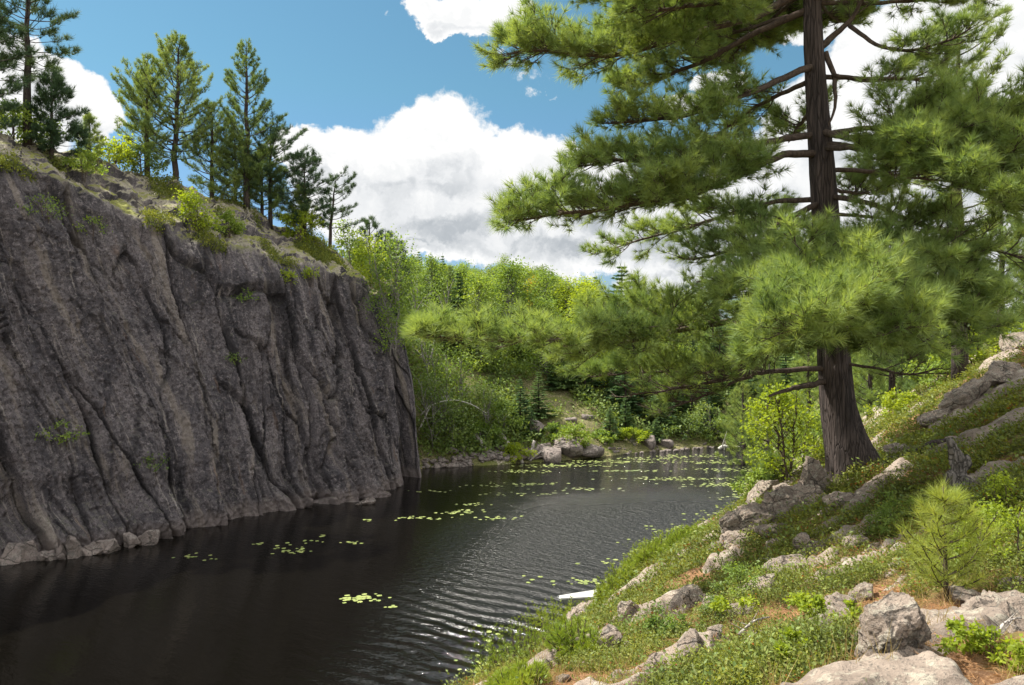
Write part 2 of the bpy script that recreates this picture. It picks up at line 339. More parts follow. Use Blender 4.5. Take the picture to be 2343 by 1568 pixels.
# ------------------------------------------------------------------ the ground
GC = [(0,0,5.45),(-1.2,0.5,5.2),(1.5,0,5.6),(0,-3,5.6),(-3,-1,4.2),(-6,-2,1.6),(-9,0,0),(-5,6,0.8),(-3.6,10,0.1),(-2.2,13.5,-0.1),(-12,-10,0),(-14,6,-1.5),(-10,10,-1.8),
      (0.75,3.2,5.52),(1.8,2.8,5.74),(0.08,5.0,4.80),(-0.85,6.6,3.72),(-0.75,8.2,3.15),(2.44,4.5,5.48),(1.48,5.0,5.10),(1.2,6.5,4.58),(0.65,9.0,3.45),(0.1,9.5,2.9),(0.0,12.5,1.5),
      (1.0,14,1.45),(1.95,15,2.2),(1.45,17.3,0.15),(0.5,18.0,-0.4),(2.77,16.2,2.45),(3.9,18,2.3),(4.2,22,0.5),(3.2,24,-0.5),(1.8,21,-0.6),(3.4,15,3.1),(4.05,14,3.65),(4.75,13.2,4.45),(4.7,11,5.05),(3.17,9,4.70),(2.3,11.5,3.75),(3.2,12.8,3.75),
      (3.7,8,5.05),(4.66,8.5,5.38),(5.6,12,5.2),(4.26,6.5,5.55),(7.87,12,6.3),(9.2,14,6.9),(8.2,15.5,5.75),(11.8,18,7.1),(9.8,17,6.2),(8.8,19,4.9),(4.9,14.5,4.35),(5.6,17,3.4),(6.5,22,1.8),(7,28,0.0),(10,34,0.0),(13,41,0.0),(16,48,0.0),(9,24,3.2),(13,30,3.6),(14,22,6.8),(16,38,3.0),
      (-5.2,43.2,0.1),(-1.5,44.6,0.05),(2,46.2,0.1),(7,49.2,0.05),(13.2,52.5,0.05),(17.5,54,0.1),(19,51,0.6),(0,48.5,1.6),(3,50,2.0),(7,53,1.8),(-2,52,4.0),(4,57,3.9),(11,58,2.4),(12,66,5.2),(18,58,2.6),(-5.7,60,8.2),(-4,50,4.2),(-6,47,3.4),
      (0,80,10.2),(20,85,6.4),(45,80,4.5),(-20,80,13.5),(-13,52,11.5),(-11,47,10.0),(-20,42,13.2),(-30,42,15.6),(-40,30,17),(30,60,4),(28,40,5),(18,12,8.2),(12,0,7.0),(10,-12,7),(0,-14,5.8),
      (-8,22,-1.6),(-3,20,-1.6),(-1,28,-1.7),(4,36,-1.6),(8,44,-1.5),(2,40,-1.7),(-4,34,-1.7),(-12,16,-1.7),(-18,10,-1.6),(12,47,-1.2),(-4,40,-1.5),(-14,20,-1.6),(-10,27.5,-1.8),(-12.5,31,-1.5),(-9.5,33.5,-1.5),(-7.5,37.5,-1.5),(-16,27,-1.5),(-3.5,18,-1.4),
      (-19,30,4),(-25,25,6),(-30,15,8),(-14,36,5),(-9,42,5),(-35,0,5),
      (60,20,12),(60,-30,8),(0,-60,6),(-60,-20,8),(-70,50,17),(-40,100,16),(0,120,12),(60,110,8)]
GC = np.array(GC, float)
def _tps(P_, z, lam=0.05):
    n = len(P_); d = np.linalg.norm(P_[:, None] - P_[None], axis=2); K = np.where(d > 0, d * d * np.log(np.maximum(d, 1e-9)), 0) + lam * np.eye(n)
    Pm = np.hstack([np.ones((n, 1)), P_]); A = np.block([[K, Pm], [Pm.T, np.zeros((3, 3))]])
    return np.linalg.solve(A, np.concatenate([z, np.zeros(3)]))
_W = _tps(GC[:, :2], GC[:, 2])
def H0(x, y):
    x = np.asarray(x, float); y = np.asarray(y, float); sh = x.shape; x = x.ravel(); y = y.ravel()
    r = np.hypot(x, y - 20); s = np.minimum(1, 105 / np.maximum(r, 1e-6)); xc = x * s; yc = 20 + (y - 20) * s
    out = np.empty(len(x))
    for i in range(0, len(x), 40000):
        a = xc[i:i + 40000]; b = yc[i:i + 40000]
        d2 = (a[:, None] - GC[:, 0]) ** 2 + (b[:, None] - GC[:, 1]) ** 2
        out[i:i + 40000] = (0.5 * d2 * np.log(np.maximum(d2, 1e-12))) @ _W[:-3] + _W[-3] + _W[-2] * a + _W[-1] * b
    out = np.clip(out, -2.2, 19)
    f = sstep(r, 105, 400); out = out * (1 - f) + 9.0 * f
    return out.reshape(sh)
def rockmask(x, y):
    """where bare bedrock breaks through the soil: long ledges running up the bank"""
    u = (x * 0.80 + y * 0.60); v = (-x * 0.60 + y * 0.80)
    n = fbm(u * 0.55, v * 1.5, 2.2, 4)
    return n
def H(x, y):
    x = np.asarray(x, float); y = np.asarray(y, float)
    z = H0(x, y); near = 1 - sstep(np.hypot(x, y), 25, 60)
    land = sstep(z, -0.3, 0.5)
    rm = sstep(rockmask(x, y), 0.20, 0.50)
    z = z + near * land * (rm * 0.10 + rm * 0.05 * fbm(x * 3, y * 3, 1, 3) + 0.10 * fbm(x * 0.9, y * 0.9, 5, 3) + 0.02 * fbm(x * 7, y * 7, 9, 3))
    z = z + (1 - near) * 0.35 * land * fbm(x * 0.22, y * 0.22, 5, 5) + land * 0.12 * (1 - near) * fbm(x * 1.1, y * 1.1, 8, 4)
    return z
def Hs(x, y): return float(H(np.array([x]), np.array([y]))[0])
def hit(px, py, y0=1.5, y1=70):
    Y = np.exp(np.linspace(math.log(y0), math.log(y1), 900)); x = (px - CX) / F * Y; z = HC - (py - CY) / F * Y
    g = H(x, Y); k = np.argmax(g >= z)
    return np.array([x[k], Y[k], g[k]])
# one sheet, finer towards the viewer, reaching the horizon
na = 760
ang = np.concatenate([np.linspace(-42, 42, na), np.linspace(42, 318, 120)[1:-1]]) * pi / 180
rad = np.concatenate([np.linspace(0.4, 2.2, 14)[:-1], np.exp(np.linspace(math.log(2.2), math.log(90), 780)), np.exp(np.linspace(math.log(90), math.log(2600), 50))[1:]])
AA, RR = np.meshgrid(ang, rad, indexing='ij'); gx = RR * np.sin(AA); gy = RR * np.cos(AA); gz = H(gx, gy)
nA, nR = AA.shape
ii = np.arange(nA); jj = np.arange(nR - 1); I, J = np.meshgrid(ii, jj, indexing='ij'); I2 = (I + 1) % nA
Q = np.stack([I * nR + J, I * nR + J + 1, I2 * nR + J + 1, I2 * nR + J], -1).reshape(-1, 4)
V = np.stack([gx, gy, gz], -1).reshape(-1, 3); V = np.vstack([V, [[0, 0, Hs(0, 0)]]])
Tc = np.stack([I[:, 0] * nR, ((I[:, 0] + 1) % nA) * nR, np.full(nA, len(V) - 1)], 1)
m, t = new_mat('forest_ground'); g = t.n('ShaderNodeNewGeometry').outputs['Position']
rk = t.n('ShaderNodeAttribute', attribute_name='rock').outputs['Fac']
n1 = t.noise(g, 1.1, 5, 0.6); n2 = t.noise(g, 9, 6, 0.7); n3 = t.noise(g, 60, 5, 0.75); n4 = t.noise(g, 4, 6, 0.65)
soil = t.mix(t.ss(n2, 0.35, 0.65), (0.11, 0.060, 0.032), (0.26, 0.145, 0.075))
soil = t.mix(t.ss(n3, 0.5, 0.7, 0, 0.8), soil, (0.36, 0.23, 0.13)); nf = t.n('ShaderNodeAttribute', attribute_name='near').outputs['Fac']; soil = t.mix(nf, t.mix(t.ss(n2, .4, .6), (0.06, 0.07, 0.025), (0.20, 0.17, 0.09)), soil)
soil = t.mix(t.ss(n1, 0.46, 0.62), soil, t.mix(n3, (0.055, 0.07, 0.018), (0.15, 0.16, 0.04)))
rock = t.mix(t.ss(n4, 0.35, 0.65), (0.20, 0.16, 0.13), (0.33, 0.27, 0.22))
rock = t.mix(t.ss(n2, 0.52, 0.62, 0, 0.7), rock, (0.40, 0.375, 0.30)); rock = t.mix(t.ss(n3, 0.53, 0.62, 0, 0.75), rock, (0.09, 0.085, 0.075))
rf = t.ss(t.m('ADD', rk, t.m('MULTIPLY', t.m('SUBTRACT', n2, 0.5), 0.9)), 0.42, 0.58)
c = t.mix(rf, soil, rock)
b = principled(t, c, 0.95, 0.12, t.m('ADD', n2, t.m('MULTIPLY', n3, 0.6)), 1.0, 0.03); finish(t, b.outputs[0]); M['ground'] = m
near = 1 - sstep(np.hypot(V[:, 0], V[:, 1]), 60, 90)
rmv = sstep(rockmask(V[:, 0], V[:, 1]), 0.14, 0.38) * near
far = sstep(V[:, 1], 42, 44) * (1 - sstep(V[:, 2], 0.6, 1.4)); rmv = np.maximum(rmv * (1 - 0.8 * sstep(V[:, 1], 40, 44)), far * (.10 + .5 * fbm(V[:, 0] * .7, V[:, 1] * .7, 3, 4)))
go = obj('ground', mesh('ground', V, Q, Tc, m, True, {"rock": rmv, "near": 1 - sstep(np.hypot(V[:, 0], V[:, 1]), 22, 40)})); tag(go, kind='structure')

# ------------------------------------------------------------------ the water
m, t = new_mat('lake_water'); g = t.n('ShaderNodeNewGeometry').outputs['Position']
rot = t.n('ShaderNodeVectorRotate', rotation_type='Z_AXIS'); t.link(g, rot.inputs['Vector']); rot.inputs['Angle'].default_value = radians(36)
rv = t.v('ADD', rot.outputs[0], t.v('SCALE', t.v('SUBTRACT', t.noise(g, 0.28, 3, 0.5, col=True), (0.5, 0.5, 0.5)), scale=1.6))
wv = t.n('ShaderNodeTexWave'); wv.wave_type = 'BANDS'; wv.bands_direction = 'Y'; wv.wave_profile = 'SIN'; t.link(rv, wv.inputs['Vector'])
wv.inputs['Scale'].default_value = 0.62; wv.inputs['Distortion'].default_value = 2.6; wv.inputs['Detail'].default_value = 2.5; wv.inputs['Detail Scale'].default_value = 1.2
st = t.v('MULTIPLY', rot.outputs[0], (0.55, 1.5, 1))
sp = t.n('ShaderNodeSeparateXYZ'); t.link(g, sp.inputs[0])
r1 = t.noise(st, 2.6, 3, 0.55); r2 = t.noise(st, 7.5, 3, 0.6); r3 = t.noise(g, 0.09, 2, 0.5)
sp = t.n('ShaderNodeSeparateXYZ'); t.link(g, sp.inputs[0])
# calm in the lee of the cliff, ruffled by the wind in the middle and towards the near bank
lee = t.ss(t.m('ADD', t.m('SUBTRACT', sp.outputs[0], t.m('MULTIPLY', sp.outputs[1], 0.18)), t.m('MULTIPLY', r3, 4.0)), -7.0, -1.5, 0.10, 1.0)
nearw = t.ss(sp.outputs[1], 27, 18)
h = t.m('ADD', t.m('MULTIPLY', r1, 0.09), t.m('MULTIPLY', t.m('MULTIPLY', r2, t.ss(sp.outputs[1], 18, 24, 0.35, 1.0)), 0.11))
h = t.m('ADD', h, t.m('MULTIPLY', t.noise(st, 16.0, 2, 0.5), 0.02))
h = t.m('ADD', h, t.m('MULTIPLY', t.m('MULTIPLY', wv.outputs[1], t.m('MULTIPLY', nearw, t.ss(sp.outputs[0], -4.5, -1.0, 0.15, 1.0))), 0.10))
h = t.m('MULTIPLY', h, lee)
ruf = t.m('MULTIPLY', t.m('MULTIPLY', t.ss(sp.outputs[1], 18.0, 20.5), t.ss(t.m('ADD', sp.outputs[1], t.m('MULTIPLY', r3, 6.0)), 42, 34)), lee)
b = principled(t, (0.0026, 0.0023, 0.0016), t.m('ADD', 0.03, t.m('MULTIPLY', ruf, 0.36)), 0.5, h, 1.0, 1.0); b.inputs['IOR'].default_value = 1.333
finish(t, b.outputs[0])
wxs = np.array([[-90, -80, 0], [90, -80, 0], [90, 100, 0], [-90, 100, 0]], float)
wo = obj('water', mesh('water', wxs, Q=[[0, 1, 2, 3]], mat=m)); tag(wo, kind='structure')

# ------------------------------------------------------------------ the cliff
def k3(base, brink, crest, mid=None):
    b = np.array([*base, -1.0]) if len(base) == 2 else np.array(base, float)
    k = P(*brink); c = P(*crest)
    mm = (b + k) / 2 if mid is None else P(*mid)
    back = c + np.array([-4.0, 5.0, -0.2]); back2 = back + np.array([-8.0, 9.0, -0.5])
    return np.stack([b, mm, k, c, back, back2])
CK = [k3(wat(-700, 1480), (-700, 240, 20), (-700, 160, 25)), k3(wat(-250, 1350), (-250, 290, 24.5), (-250, 250, 28.5)),
      k3(wat(0, 1290), (0, 362, 27.5), (0, 315, 31)), k3(wat(200, 1255), (160, 425, 30), (180, 360, 34)),
      k3(wat(380, 1225), (330, 505, 32.5), (330, 400, 37)), k3(wat(600, 1180), (520, 575, 35), (560, 470, 39.5)),
      k3(wat(770, 1152), (690, 608, 37), (680, 525, 41.5)), k3(wat(860, 1130), (785, 628, 38.6), (770, 580, 42.3)),
      k3(wat(930, 1112), (842, 668, 40), (832, 645, 42.5), (900, 860, 39.2)),
      k3(wat(931, 1108), (846, 690, 40.8), (838, 650, 42.8), (898, 880, 40.0)),
      k3(tuple(P(895, 1000, 41.2)[:2]), (838, 680, 41.6), (842, 652, 43), (868, 860, 41.4)),
      k3(wat(964, 1096), (903, 665, 42.2), (893, 642, 44.2), (944, 880, 41.3)),
      k3(wat(968, 1094), (908, 668, 42.8), (898, 644, 44.8), (948, 880, 42.0)),
      k3(tuple(P(930, 1000, 45)[:2]), (890, 670, 46), (880, 645, 47)), k3(tuple(P(860, 1000, 50)[:2]), (840, 650, 51), (830, 640, 52))]
CK = np.array(CK)                                   # keys x rows x 3
seg = np.linalg.norm(np.diff(CK[:, 0, :2], axis=0), axis=1); ku = np.concatenate([[0], np.cumsum(seg)])
rows = np.concatenate([np.linspace(0, 1, 170)[:-1], np.linspace(1, 2, 210)[:-1], np.linspace(2, 3, 110)[:-1], np.linspace(3, 4, 24)[:-1], np.linspace(4, 5, 8)])
uu = np.concatenate([np.linspace(0, ku[2], 120)[:-1], np.linspace(ku[2], ku[8], 620)[:-1], np.linspace(ku[8], ku[12], 130)[:-1], np.linspace(ku[12], ku[-1], 40)])
U = np.interp(uu, ku, np.arange(len(ku)))
a = np.floor(U).astype(int).clip(0, len(CK) - 2); f = (U - a)[:, None, None]; L1 = CK[a] * (1 - f) + CK[a + 1] * f        # cols x 6 x 3
b = np.floor(rows).astype(int).clip(0, 4); fr = (rows - b)[None, :, None]; S = L1[:, b] * (1 - fr) + L1[:, b + 1] * fr       # cols x rows x 3
for _ in range(10):                                  # soften the brink where face turns into top
    S[:, 1:-1] = S[:, 1:-1] * 0.5 + 0.25 * (S[:, :-2] + S[:, 2:])
dU = np.gradient(S, axis=0); dR = np.gradient(S, axis=1); N = nrm(np.cross(dU, dR))
if N[300, 60, 1] > 0: N = -N
UU = uu[:, None] * np.ones((1, len(rows))); ZZ = S[..., 2]; RW = rows[None] * np.ones((len(uu), 1))
lean = np.interp(uu, [ku[0], ku[3], ku[5], ku[7], ku[8]], [0.34, 0.36, 0.08, 0.24, 0.10])[:, None]
q = UU + lean * (ZZ - 5) + 0.25 * fbm(UU * 0.25, ZZ * 0.18, 3.1, 3)
q_col = q.copy()
r_ = lambda n: 1 - 2 * np.abs(n)
big = fbm(q * 0.30, ZZ * 0.045, 0.3, 2) * 1.2
def saw(q_, z_, w_):                                # broken slabs: gentle ramp then a sharp return
    c_ = q_ + w_ * pn3(q_ * 0.7, z_ * 0.35, 9.1); fl = np.floor(c_); ph = c_ - fl
    am = 0.35 + 0.65 * (np.abs(pn3(fl * 3.3, z_ * 0.16, 1.7)) * 2.2).clip(0, 1)
    return am * (np.where(ph < 0.86, ph / 0.86, (1 - ph) / 0.14) - 0.5)
def cells(x, y, seed):
    """flat-faced fracture cells: every cell is a plane of its own; also how near the joint is"""
    xi = np.floor(x).astype(np.int64); yi = np.floor(y).astype(np.int64); d1 = np.full(x.shape, 9.0); d2 = d1.copy(); val = np.zeros(x.shape)
    for a_ in (-1, 0, 1):
        for b_ in (-1, 0, 1):
            h_ = _h(xi + a_, yi + b_, xi * 0 + seed); jx = (h_ % 1021) / 1021; jy = (h_ // 1021 % 1013) / 1013; o_ = (h_ // 7919 % 997) / 997 - .5; gx_ = (h_ // 104729 % 983) / 983 - .5; gy_ = (h_ // 331 % 977) / 977 - .5
            dx = x - (xi + a_ + jx); dy = y - (yi + b_ + jy); d = np.hypot(dx, dy); v_ = o_ + 1.3 * gx_ * dx + 0.8 * gy_ * dy
            c1 = d < d1; d2 = np.where(c1, d1, np.minimum(d2, d)); val = np.where(c1, v_, val); d1 = np.where(c1, d, d1)
    return val, d2 - d1
w_q = q + 0.05 * fbm(UU * 1.1, ZZ * .5, 8.8, 3); w_z = ZZ + .2 * fbm(UU * .8, ZZ * .4, 5.5, 3)
c1_, e1_ = cells(w_q * .42, w_z * .085, 1); c2_, e2_ = cells(w_q * .95 + 5, w_z * .22, 2); c3_, e3_ = cells(w_q * 2.2 + 2, w_z * .75, 3); c4_, e4_ = cells(w_q * 5.5, w_z * 2.6, 4)
crk = lambda e_, w_: -(1 - sstep(e_, 0, w_))
k1_ = sstep(fbm(UU * .35, ZZ * .12, 12, 2), -.1, .35)
# stepped buttresses: each slab stands out more and more to its right-hand edge, then breaks off
bpx = L1[:, 0, 0] / L1[:, 0, 1] * F + CX; ed = np.interp([-200, 120, 330, 470, 590, 690, 762, 818, 868, 905], bpx[: np.argmax(uu > ku[8])], uu[: np.argmax(uu > ku[8])]); amp_ = [.5, .8, .6, .8, .7, .9, .9, 1.0, .9, .7]
qe = UU + lean * (ZZ - 5) + .22 * fbm(ZZ * .35, UU * .1, 21.5, 3); but = np.zeros(UU.shape)
for k_ in range(len(ed) - 1):
    e0_, e1b = ed[k_] - .0, ed[k_ + 1]; ph = (qe - e0_) / (e1b - e0_); on = (ph >= 0) & (ph < 1.0); hv = .55 + .45 * np.clip(pn3(ZZ * .15 + k_ * 5.1, ZZ * 0, k_ * 2.2) * 3, -1, 1)
    but = np.where(on, amp_[k_] * hv * np.where(ph < .93, (ph / .93) ** 1.6, (1 - ph) / .07), but)
disp = but * .95 + big * .40 + c1_ * .75 + c2_ * (.15 + .45 * k1_) + c3_ * (.10 + .12 * k1_) + c4_ * .08 + crk(e1_, .05) * .40 + crk(e2_, .05) * .22 * k1_ + .06 * fbm(UU * 2.2, ZZ * 2.2, 3, 5, .6)
disp += saw(q * 0.33, ZZ, 0.3) * .25 + 0.05 * fbm(UU * 7, ZZ * 6, 2.0, 4, .65)
# a shelf of broken blocks just above the waterline on the left, bulge above it
sh_ = np.interp(uu, [ku[1], ku[2], ku[4], ku[5]], [1, 1, 0.6, 0.15])[:, None]
disp += sh_ * 0.5 * np.exp(-((ZZ - 0.2) / 0.7) ** 2) - sh_ * 0.35 * np.exp(-((ZZ - 1.6) / 0.7) ** 2)
face = 1 - sstep(RW, 1.60, 2.10)
endf = 1 - 0.75 * sstep(UU, ku[8] - 0.5, ku[8] + 0.1)
tc_, te_ = cells(S[..., 0] * .8 + .3 * fbm(S[..., 0], S[..., 1], 2, 3), S[..., 1] * .5, 7)
topd = 0.28 * tc_ - .1 * (1 - sstep(te_, 0, .12)) + 0.30 * fbm(S[..., 0] * 0.45 + 9, S[..., 1] * 0.45, 3, 4) + 0.28 * saw(S[..., 0] * 0.5 - S[..., 1] * 0.35, S[..., 1] * .3, 0.8) + 0.13 * fbm(S[..., 0] * 2.1, S[..., 1] * 2.1, ZZ, 4)
edge = sstep(RW, 3.0, 3.5)
disp = face * disp * endf + (1 - face) * topd * (1 - 0.6 * edge)
S = S + N * disp[..., None]
SC, NCc, NRr = S, len(uu), len(rows)
i, j = np.meshgrid(np.arange(NCc - 1), np.arange(NRr - 1), indexing='ij')
Q = np.stack([i * NRr + j, (i + 1) * NRr + j, (i + 1) * NRr + j + 1, i * NRr + j + 1], -1).reshape(-1, 4)
m, t = new_mat('cliff_rock'); g = t.n('ShaderNodeNewGeometry').outputs['Position']
gn = t.n('ShaderNodeNewGeometry'); sn = t.n('ShaderNodeSeparateXYZ'); t.link(gn.outputs['Normal'], sn.inputs[0])
sv = t.v('MULTIPLY', g, (1, 1, 0.22)); fz = t.n('ShaderNodeAttribute', attribute_name='face').outputs['Fac']
n1 = t.noise(sv, 1.3, 6, 0.62, 0.5); n2 = t.noise(g, 5.0, 8, 0.78); n3 = t.noise(g, 15, 6, 0.8); n4 = t.noise(sv, 0.55, 3, 0.55, 0.6)
c = t.mix(t.ss(n1, 0.36, 0.64), (0.13, 0.118, 0.125), (0.28, 0.245, 0.24))
lq = t.n('ShaderNodeAttribute', attribute_name='along').outputs['Fac']; lv = t.n('ShaderNodeCombineXYZ'); t.link(lq, lv.inputs[0]); sz0 = t.n('ShaderNodeSeparateXYZ'); t.link(g, sz0.inputs[0]); t.link(sz0.outputs[2], lv.inputs[1])
st1 = t.noise(t.v('MULTIPLY', lv.outputs[0], (1.0, 0.10, 1)), 1.5, 7, 0.65, 0.3); st2 = t.noise(t.v('MULTIPLY', lv.outputs[0], (1.0, 0.07, 1)), 5.0, 6, 0.7, 0.2)
c = t.mix(t.ss(st1, 0.50, 0.62, 0, 0.85), c, (0.06, 0.056, 0.062)); c = t.mix(t.ss(st1, 0.46, 0.36, 0, 0.6), c, (0.38, 0.32, 0.26)); c = t.mix(t.ss(st2, 0.56, 0.66, 0, 0.7), c, (0.48, 0.42, 0.37)); c = t.mix(t.ss(st2, 0.44, 0.36, 0, 0.55), c, (0.05, 0.045, 0.05))
c = t.mix(t.ss(n2, 0.52, 0.60, 0, 0.8), c, (0.40, 0.35, 0.345)); c = t.mix(t.ss(n3, 0.52, 0.58, 0, 0.85), c, (0.06, 0.055, 0.058)); c = t.mix(t.ss(t.noise(g, 8, 7, 0.8, 0.4), 0.55, 0.60, 0, 0.7), c, (0.085, 0.075, 0.08))
c = t.mix(t.ss(t.noise(g, 12, 5, 0.7, 0.3), 0.60, 0.68, 0, 0.8), c, (0.36, 0.33, 0.30))
sz = t.n('ShaderNodeSeparateXYZ'); t.link(g, sz.inputs[0])
c = t.mix(t.ss(st1, 0.45, 0.34, 0, 0.55), c, (0.42, 0.36, 0.30)); c = t.mix(t.ss(st2, 0.60, 0.68, 0, 0.65), c, (0.50, 0.45, 0.40)); c = t.mix(t.ss(t.noise(t.v('MULTIPLY', lv.outputs[0], (1.0, 0.15, 1)), 2.3, 5, 0.6), 0.62, 0.72, 0, 0.5), c, (0.27, 0.17, 0.11)); jt = t.n('ShaderNodeAttribute', attribute_name='joint').outputs['Fac']; c = t.mix(t.m('MULTIPLY', jt, 0.75), c, (0.035, 0.033, 0.035))
wl = t.ss(t.m('ADD', sz.outputs[2], t.m('MULTIPLY', n2, 0.9)), 1.15, 0.75)
c = t.mix(t.m('MULTIPLY', wl, 0.55), c, (0.34, 0.28, 0.25))
topc = t.mix(t.ss(n2, 0.4, 0.6), (0.30, 0.25, 0.18), (0.44, 0.39, 0.30)); topc = t.mix(t.ss(n3, 0.52, 0.62, 0, 0.7), topc, (0.10, 0.09, 0.07))
moss = t.mix(n3, (0.15, 0.16, 0.03), (0.36, 0.35, 0.08))
topc = t.mix(t.ss(t.m('ADD', t.noise(g, 0.9, 5, 0.65), t.m('MULTIPLY', t.m('SUBTRACT', sn.outputs[2], 0.7), 0.25)), 0.46, 0.58, 0, 0.9), topc, moss)
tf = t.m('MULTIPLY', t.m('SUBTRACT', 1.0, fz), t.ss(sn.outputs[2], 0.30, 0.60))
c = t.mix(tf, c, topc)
mossf = t.m('MULTIPLY', t.ss(sn.outputs[2], 0.45, 0.8), t.ss(n2, 0.48, 0.6)); c = t.mix(t.m('MULTIPLY', mossf, 0.5), c, (0.09, 0.10, 0.025))
hh = t.m('ADD', t.m('ADD', t.m('MULTIPLY', n2, 1.0), t.m('MULTIPLY', n3, 0.5)), t.m('MULTIPLY', t.noise(t.v('MULTIPLY', g, (1, 1, 0.3)), 3.2, 5, 0.65), 0.45))
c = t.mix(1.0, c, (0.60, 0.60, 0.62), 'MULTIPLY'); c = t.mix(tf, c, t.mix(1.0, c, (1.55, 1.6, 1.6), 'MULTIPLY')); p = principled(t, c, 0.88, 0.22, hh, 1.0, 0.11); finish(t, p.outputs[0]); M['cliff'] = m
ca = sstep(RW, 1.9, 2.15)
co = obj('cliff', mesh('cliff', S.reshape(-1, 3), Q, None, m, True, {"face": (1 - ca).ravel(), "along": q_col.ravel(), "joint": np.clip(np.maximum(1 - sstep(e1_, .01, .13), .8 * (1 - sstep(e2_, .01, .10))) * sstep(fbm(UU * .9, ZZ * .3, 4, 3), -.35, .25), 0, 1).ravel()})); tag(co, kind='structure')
def cliffpt(px, py, rmin=1.9, rmax=5.0):
    """point of the cliff that shows nearest this direction, on its top"""
    s = SC[:, (rows >= rmin) & (rows <= rmax)].reshape(-1, 3); s = s[s[:, 1] > 5]
    d = (s[:, 0] / s[:, 1] * F + CX - px) ** 2 + (CY - (s[:, 2] - HC) / s[:, 1] * F - py) ** 2
    return s[np.argmin(d)]

# ------------------------------------------------------------------ tree builders
def curve(p0, d0, L, n, up=0.0, wob=0.05, rng=RNG):
    """a bending polyline of n points; up bends it skyward along its length"""
    pts = [np.array(p0, float)]; d = np.array(d0, float); d /= np.linalg.norm(d)
    for i in range(n - 1):
        d = d + np.array([0, 0, up / (n - 1)]) + rng.normal(0, wob, 3); d /= np.linalg.norm(d); pts.append(pts[-1] + d * L / (n - 1))
    return np.array(pts)
def at(pts, f):
    """points and directions at fractions f along a polyline"""
    f = np.clip(np.asarray(f), 0, 0.9999) * (len(pts) - 1); i = f.astype(int); r = (f - i)[:, None]
    return pts[i] * (1 - r) + pts[i + 1] * r, nrm(pts[i + 1] - pts[i])
def pine_parts(h, crown0=0.25, rmax=0.30, seed=0, shape='white', tuft=0.16, K=9, nw=18, wd=0.012, dens=1.0, side=None, lean=(0, 0), tsp=1.0):
    """a pine h metres tall at the origin: (wood mesh, needle mesh accumulators)"""
    rng = np.random.default_rng(seed); W_ = Acc(); C_ = Acc()
    n = 10; tz = np.linspace(0, h, n); tx = np.stack([lean[0] * (tz / h) ** 1.5 * h + rng.normal(0, 0.003 * h, n), lean[1] * (tz / h) * h + rng.normal(0, 0.006 * h, n), tz], 1); tx[0, :2] = 0; tx[0, 2] = -0.25
    r0 = 0.017 * h + 0.03
    W_.tube(tx, r0 * (1 - tz / h) ** 0.8 + 0.012, 8)
    A, B, ra, rb = [], [], [], []
    for k in range(nw):
        fz = crown0 + (1 - crown0) * (k + rng.uniform(-.2, .2)) / nw; fz = min(max(fz, crown0), 0.985)
        q_ = (fz - crown0) / (1 - crown0)
        if shape == 'white': prof = (1 - q_) ** 0.75 * (0.62 + 0.38 * min(1, q_ * 4)); elev = 0.05 + 0.75 * q_; up = 0.75
        elif shape == 'red': prof = math.sin(pi * (0.12 + 0.88 * q_) ** 0.8) ** 0.7 * 0.9 + 0.08; elev = -0.15 + 0.8 * q_; up = 0.55
        elif shape == 'sparse': prof = 0.5 + 0.5 * (1 - q_); elev = 0.05 + 0.5 * q_; up = 0.35
        else: prof = (1 - q_) ** 0.9; elev = 0.1 + 0.3 * q_; up = -0.2
        nb = rng.integers(4, 7) if shape != 'sparse' else rng.integers(2, 5); a0 = rng.uniform(0, 2 * pi)
        for b_ in range(nb):
            az_ = a0 + b_ * 2 * pi / nb + rng.normal(0, 0.25); L = h * rmax * prof * rng.uniform(0.6, 1.12) + 0.1
            if side is not None: L *= 1 + side[2] * cos(az_ - math.atan2(side[1], side[0]))
            p0, _ = at(tx, [fz]); d = (cos(az_) * cos(elev), sin(az_) * cos(elev), sin(elev) - 0.05)
            pts = curve(p0[0], d, L, 6, up, 0.07, rng); rr = 0.010 * L + 0.006
            for s_ in range(5): A.append(pts[s_]); B.append(pts[s_ + 1]); ra.append(rr * (1 - s_ / 5.5)); rb.append(rr * (1 - (s_ + 1) / 5.5))
            m_ = max(3, int(L / tuft * 1.9 * dens))
            ff = rng.uniform(0.28 if shape != 'red' else 0.5, 1, m_); pp, dd = at(pts, ff)
            _, Us, Ws = frame(dd); sg = np.where(rng.random(m_) < 0.5, 1, -1)[:, None]
            ld_ = nrm(dd * rng.uniform(0.6, 1.1, (m_, 1)) + Us * sg * rng.uniform(0.2, 0.8, (m_, 1)) + np.array([0, 0, 1.0]) * rng.uniform(0.0, 0.45, (m_, 1)))
            tl = (1.15 - ff) * L * 0.33 * rng.uniform(0.5, 1.1, m_) + 0.05; tip = pp + ld_ * tl[:, None]
            A.extend(pp); B.extend(tip); ra.extend([0.005] * m_); rb.extend([0.002] * m_)
            nt = 3
            for q2 in range(nt):
                g_ = 1 - q2 * 0.30 * tsp; P2 = pp + (tip - pp) * g_ + rng.normal(0, tuft * 0.22, (m_, 3)); D2 = nrm(ld_ + np.array([0, 0, 0.45]) + rng.normal(0, 0.35, (m_, 3)))
                C_.tufts(P2, D2, tuft * rng.uniform(0.8, 1.15, m_), K, wd, 1.0, rng)
            C_.tufts(pts[-1:], dd[:1] + [0, 0, .3], tuft * 1.1, K, wd, 1.1, rng)
    C_.tufts(tx[-1:], np.array([[0, 0, 1.0]]), tuft * 1.4, K, wd, 0.5, rng)
    W_.segs(A, B, ra, rb, 4)
    return W_, C_
